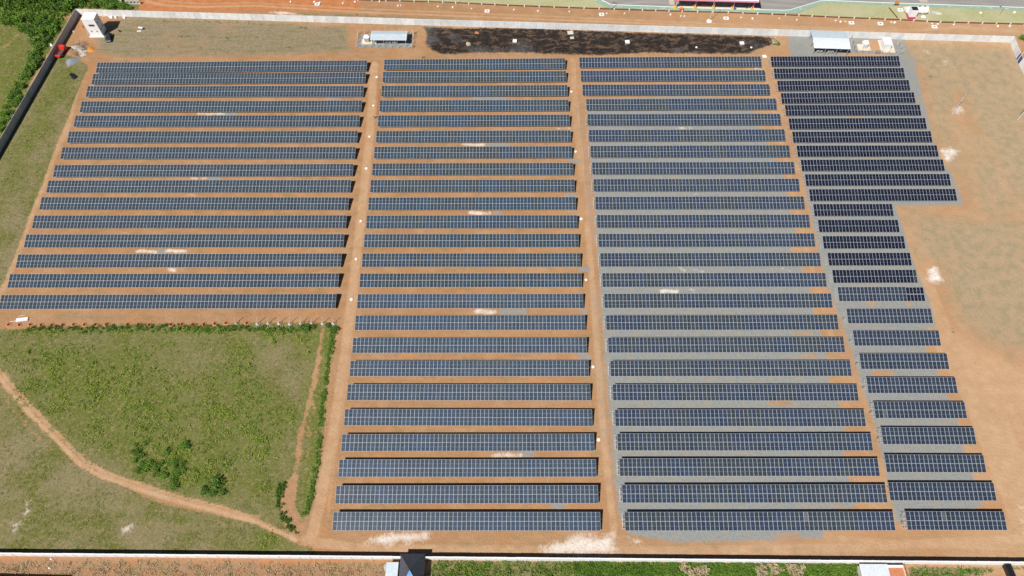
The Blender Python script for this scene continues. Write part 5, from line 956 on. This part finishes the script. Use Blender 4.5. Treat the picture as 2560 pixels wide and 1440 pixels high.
def bush_proto(kind, j):
    if (kind, j) not in BUSH:
        v, f = [], []
        leaves(v, f, (0, 0, .45), np.array((1.0, 1.0, .95)), 420 if kind != 'dry' else 170, .2 if kind != 'dry' else .26)
        crown = npmesh('crown', v, f, {'green': M['leaf'], 'dark': M['leafdark'], 'lime': M['leaflime'], 'dry': M['leafdry']}[kind])
        tk = MB().tube((0, 0, 0), (.04, 0, .5), .06, .04, 6)
        for i in range(4): a = i * 1.6 + j; tk.tube((.04, 0, .4), (.5 * math.cos(a), .5 * math.sin(a), .85), .035, .015, 5)
        BUSH[(kind, j)] = (crown, tk.mesh('trunk', M['bark']))
    return BUSH[(kind, j)]
def bush(loc, r_, kind, label, group, name='shrub', hk=1.0):
    T = empty(name, loc, random.uniform(0, 6.3), label, 'shrub', group); cr_, tk = bush_proto(kind, random.randint(0, 3))
    T.scale = (r_, r_ * random.uniform(.85, 1.1), r_ * hk); link('crown', cr_, T); link('trunk', tk, T)
def scatter(n_, poly, fn, seed):
    r_ = np.random.default_rng(seed); P_ = np.array(poly); lo, hi = P_.min(0), P_.max(0); out = []
    while len(out) < n_:
        q = r_.uniform(lo, hi, (n_ * 3, 2)); q = q[sdist(q[:, 0], q[:, 1], poly) > 0]; out += list(q)
    for q in out[:n_]: fn((float(q[0]), float(q[1])), r_)
def thick(name, n_, poly, r0, r1, mat, seed, hk=.5, per=60):
    """low growth that merges into one band"""
    r_ = np.random.default_rng(seed); P_ = np.array(poly); q = r_.uniform(P_.min(0), P_.max(0), (n_ * 12, 2)); q = q[sdist(q[:, 0], q[:, 1], poly) > 0][:n_]; v, f = [], []
    for a, b_ in q:
        s_ = r_.uniform(r0, r1); leaves(v, f, (a, b_, .3 * s_), np.array((s_, s_, s_ * hk)), per, .17 + .06 * s_)
    tag(link(name, npmesh(name, v, f, mat)), kind='stuff')
OUT1 = [(-215.01, 241.15), (-180.61, 240.86), (-177.97, 237.75), (-178.91, 235.47), (-182.81, 233.74), (-187.45, 233.78), (-197.47, 234.11), (-212.50, 234.49)]
OUT2 = [(-210.17, 230.45), (-197.16, 230.85), (-188.08, 228.29), (-183.66, 226.29), (-185.21, 212.66), (-185.98, 199.00), (-185.20, 190.25), (-190.85, 211.53), (-193.89, 217.43), (-201.70, 223.01), (-208.50, 225.99)]
OUT3 = [(-174.51, 240.03), (-165.89, 240.21), (-163.82, 237.63), (-159.73, 236.07), (-157.15, 234.53), (-173.02, 235.17)]
OUT4 = [(-186.36, 197.89), (-185.20, 185.99), (-185.56, 170.60), (-187.00, 162.77), (-190.10, 182.87), (-188.68, 195.70)]
scatter(46, OUT1, lambda q, r_: bush(q, float(r_.uniform(1.5, 2.9)), 'green' if r_.random() < .6 else 'dark', 'green bush in the thicket above the lane outside the left corner', 'bushes of the upper left thicket', hk=.95), 1)
scatter(52, OUT2, lambda q, r_: bush(q, float(r_.uniform(1.3, 2.6)), 'green' if r_.random() < .5 else 'dark', 'green bush in the thicket beside the outer side of the left wall', 'bushes beside the left wall', hk=.8), 2)
scatter(20, OUT3, lambda q, r_: bush(q, float(r_.uniform(1.2, 2.2)), 'green' if r_.random() < .5 else 'dark', 'green bush behind the top wall near the broken wall', 'bushes near the broken wall', hk=.8), 3)
scatter(22, OUT4, lambda q, r_: bush(q, float(r_.uniform(1.0, 2.0)), 'dark' if r_.random() < .5 else 'green', 'low bush far down the outer side of the left wall', 'bushes down the left wall', hk=.7), 4)
scatter(46, [(-106.48, 48.33), (-105.05, 51.20), (-100.69, 49.48), (-100.58, 44.94), (-97.29, 44.94), (-95.96, 48.34), (-92.92, 49.49), (-90.56, 51.22), (-90.17, 44.95), (-88.99, 37.81), (-92.08, 37.27), (-95.86, 39.42), (-101.72, 41.05), (-104.35, 42.71)], lambda q, r_: bush(q, float(r_.uniform(.6, 1.4)), 'dark' if r_.random() < .45 else 'green', 'dark green bush in the thicket low in the grass field', 'dark bushes low in the grass field', hk=.6), 5)
for l_, r_, lab in (((-83.08, 36.42), 1.5, 'leftmost dark bush of the small clump right of the field thicket'), ((-80.14, 38.15), 2.3, 'largest dark bush of the small clump right of the field thicket'), ((-77.85, 36.01), 1.3, 'lower right dark bush of the small clump in the field'), ((-81.01, 35.79), 1.4, 'low dark bush at the bottom of the small field clump')):
    bush(l_, r_, 'dark', lab, 'dark bushes in the small clump', hk=.55)
thick('field_edge_growth', 110, [(-149.37, 85.96), (-134.94, 86.64), (-108.17, 86.90), (-83.75, 86.60), (-66.64, 85.90), (-66.44, 84.67), (-107.81, 85.52), (-149.02, 85.00)], .5, 1.1, M['leafdark'], 7); thick('field_edge_growth', 70, [(-149.27, 85.69), (-107.99, 86.21), (-66.55, 85.35), (-66.05, 83.71), (-107.56, 84.56), (-148.78, 84.31)], .4, .9, M['leaf'], 31)
bush((-63.69, 85.62), 2.0, 'dark', 'large dark green bush under the unfinished fence', 'bushes under the unfinished fence', hk=.6); bush((-61.48, 86.17), 1.1, 'dark', 'small dark bush right of the large one under the unfinished fence', 'bushes under the unfinished fence', hk=.6)
bush((-54.95, 85.34), 1.5, 'dark', 'dark green bush at the right end of the unfinished fence', 'bushes under the unfinished fence', hk=.6); bush((-56.79, 86.44), 1.2, 'dark', 'second bush from the right end of the unfinished fence', 'bushes under the unfinished fence', hk=.6)
thick('roadside_growth', 95, [(-54.50, 85.62), (-54.24, 81.81), (-54.78, 75.19), (-55.01, 67.51), (-54.66, 62.55), (-54.16, 54.17), (-55.68, 55.34), (-55.52, 63.78), (-55.71, 72.60), (-55.55, 79.14), (-55.80, 84.52)], .4, .9, M['leaf'], 10)
thick('roadside_growth', 80, [(-54.00, 53.00), (-53.52, 45.00), (-53.81, 39.49), (-54.14, 33.09), (-54.93, 29.97), (-55.85, 30.48), (-55.10, 37.33), (-54.83, 45.00), (-55.11, 52.99)], .35, .85, M['leaf'], 11)
thick('field_corner_growth', 60, [(-62.11, 38.94), (-62.23, 35.18), (-60.77, 30.99), (-59.38, 28.93), (-56.41, 25.38), (-57.53, 25.88), (-61.68, 28.92), (-63.45, 33.07), (-64.08, 37.85)], .5, .95, M['leafdark'], 12)
thick('garden_growth', 420, [(15.00, 18.38), (41.15, 18.36), (85.20, 18.29), (85.13, 15.53), (14.88, 15.33)], .5, 1.2, M['leaf'], 13); thick('garden_growth', 120, [(15.00, 18.38), (35.12, 18.34), (34.83, 15.39), (14.88, 15.33)], .5, 1.1, M['leafdark'], 33)
for k, pg in enumerate(([(41.63, 18.17), (49.15, 18.19), (49.78, 16.95), (47.80, 15.61), (40.83, 15.59)], [(60.18, 18.22), (65.17, 18.14), (65.71, 15.67), (58.75, 15.65)], [(68.71, 18.34), (72.20, 18.25), (72.17, 15.68), (68.49, 15.67)])):
    scatter((16, 13, 8)[k], pg, lambda q, r_: bush(q, float(r_.uniform(.8, 1.3)), 'dry', 'dry tan plant in the ' + ('leftmost', 'middle', 'rightmost')[k] + ' dry clump below the bottom wall', 'dry plants below the bottom wall, ' + ('left', 'middle', 'right') [k], name='dry_plant', hk=.8), 20 + k)
bush((100.11, 212.68), 2.1, 'dry', 'dry leafless bush at the right end of the burnt strip', None, hk=.8)
bush((101.41, 211.28), 1.2, 'green', 'small green bush beside the dry bush near the burnt strip', None, hk=.6)
bush((196.95, 213.83), 1.8, 'green', 'green bush outside the top right corner of the wall', None, hk=.8)
for l_, r_, lab in (((-145.29, 77.58), .9, 'small bush high in the grass field near the left edge'), ((-72.90, 80.88), .9, 'round bright bush left of centre near the field top'), ((-61.74, 77.55), .7, 'small bright bush near the top right of the field')):
    bush(l_, r_, 'lime', lab, None, hk=.8)

# weeds and grass tufts, sampled where the zone maps say grass grows
def zval(a, q):
    i = np.clip(np.searchsorted(xs, q[:, 0]), 0, nx - 1); j = np.clip(np.searchsorted(ys, q[:, 1]), 0, ny - 1); return a[j, i]
def patchy(q, s_, ph):
    x, y = q[:, 0] / s_, q[:, 1] / s_
    return (np.sin(x * 1.3 + ph) * np.cos(y * 1.7 + 2 * ph) + .6 * np.sin(2.9 * x + 1.1 * y + ph) + .5 * np.cos(4.3 * y - 2.1 * x + 3 * ph) + .4 * np.sin(7.1 * x + 5.7 * y)) / 2.5
def tufts(name, mat, n_, box_, zone, thr_, size, hgt, leaves_n, patch=None, seed=3):
    r_ = np.random.default_rng(seed); q = r_.uniform(box_[0], box_[1], (n_, 2)); keep = zval(zone, q) > r_.uniform(*thr_, n_)
    if patch: keep &= patchy(q, patch[0], patch[1]) > patch[2] + r_.normal(0, .15, n_)
    q = q[keep]; m = len(q); k = leaves_n
    c = np.repeat(q, k, 0); s_ = np.repeat(r_.uniform(.5, 1.5, m), k) * size
    p_ = np.zeros((m * k, 3)); p_[:, :2] = c + r_.normal(size=(m * k, 2)) * s_[:, None] * .5; p_[:, 2] = r_.uniform(.0, hgt, m * k) * (s_ / size)
    a = r_.normal(size=(m * k, 3)); a /= np.linalg.norm(a, axis=1)[:, None]; u = np.cross(a, r_.normal(size=(m * k, 3))); u /= np.linalg.norm(u, axis=1)[:, None]; L_ = (s_ * (.33 if k < 18 else .25))[:, None]
    v = np.stack([p_ - a * L_, p_ + a * L_, p_ + u * L_ * 1.1 + (0, 0, .04)], 1).reshape(-1, 3)
    me = npmesh(name, [v], [np.arange(len(v)).reshape(-1, 3)], mat); o = link(name, me); return tag(o, kind='stuff')
FB = ((-170, 20), (-62, 90)); tufts('weed_tufts', M['leaflime'], 17000, FB, lush, (.3, .62), .5, .36, 18, (5, 1.1, .02), 3)
tufts('dark_weed_tufts', M['leaf'], 7000, FB, lush, (.3, .65), .45, .3, 10, (7, 4.1, .15), 4)
tufts('meadow_grass', M['leaf'], 26000, ((-190, 20), (-62, 230)), grass, (.4, .9), .26, .12, 7, (9, 2.2, -.1), 5)
tufts('dry_grass_tufts', M['leafdry'], 22000, ((-190, 20), (-62, 230)), grass, (.4, .9), .24, .07, 6, (8, 5.2, .0), 6)
tufts('thicket_undergrowth', M['leaf'], 9000, ((-232, 165), (-150, 262)), lush, (.6, .8), 1.0, .7, 16, None, 7)
tufts('field_straw', M['leafdry'], 14000, ((-160, 195), (180, 232)), dry, (.4, .9), .28, .06, 5, (6, 1.2, .0), 8)
tufts('field_weeds', M['leaf'], 5000, ((-160, 195), (-40, 232)), grass, (.2, .7), .45, .25, 8, None, 9)
tufts('charred_stubble', M['char'], 9000, ((-30, 200), (105, 228)), burnt, (.3, .8), .3, .1, 7, (9, 1.4, -.1), 10)
tufts('east_field_straw', M['leafdry'], 9000, ((120, 60), (232, 218)), dry, (.35, .9), .28, .06, 5, (7, 3.3, .05), 11)
tufts('roadside_grass', M['leafdry'], 9000, ((-140, 4), (-30, 19.6)), dry, (.3, .8), .4, .2, 9, (3, 3.9, -.3), 12)
tufts('wall_foot_grass', M['leaf'], 6000, ((-22, 4), (122, 19)), grass, (.3, .8), .6, .4, 9, None, 13)
gt = ((-52, 22), (115, 200))
r_ = np.random.default_rng(20); q = r_.uniform(*gt, (5200, 2)); q = q[(zval(grass, q) < .2) & (patchy(q, 6, 2.7) > .1)]
v_, f_ = [], []
for c_ in q[:1500]: leaves(v_, f_, (c_[0], c_[1], .03), np.array((.28, .2, .12)), 7, .12)
tag(link('row_weeds', npmesh('row_weeds', v_, f_, M['leafdry'])), kind='stuff')
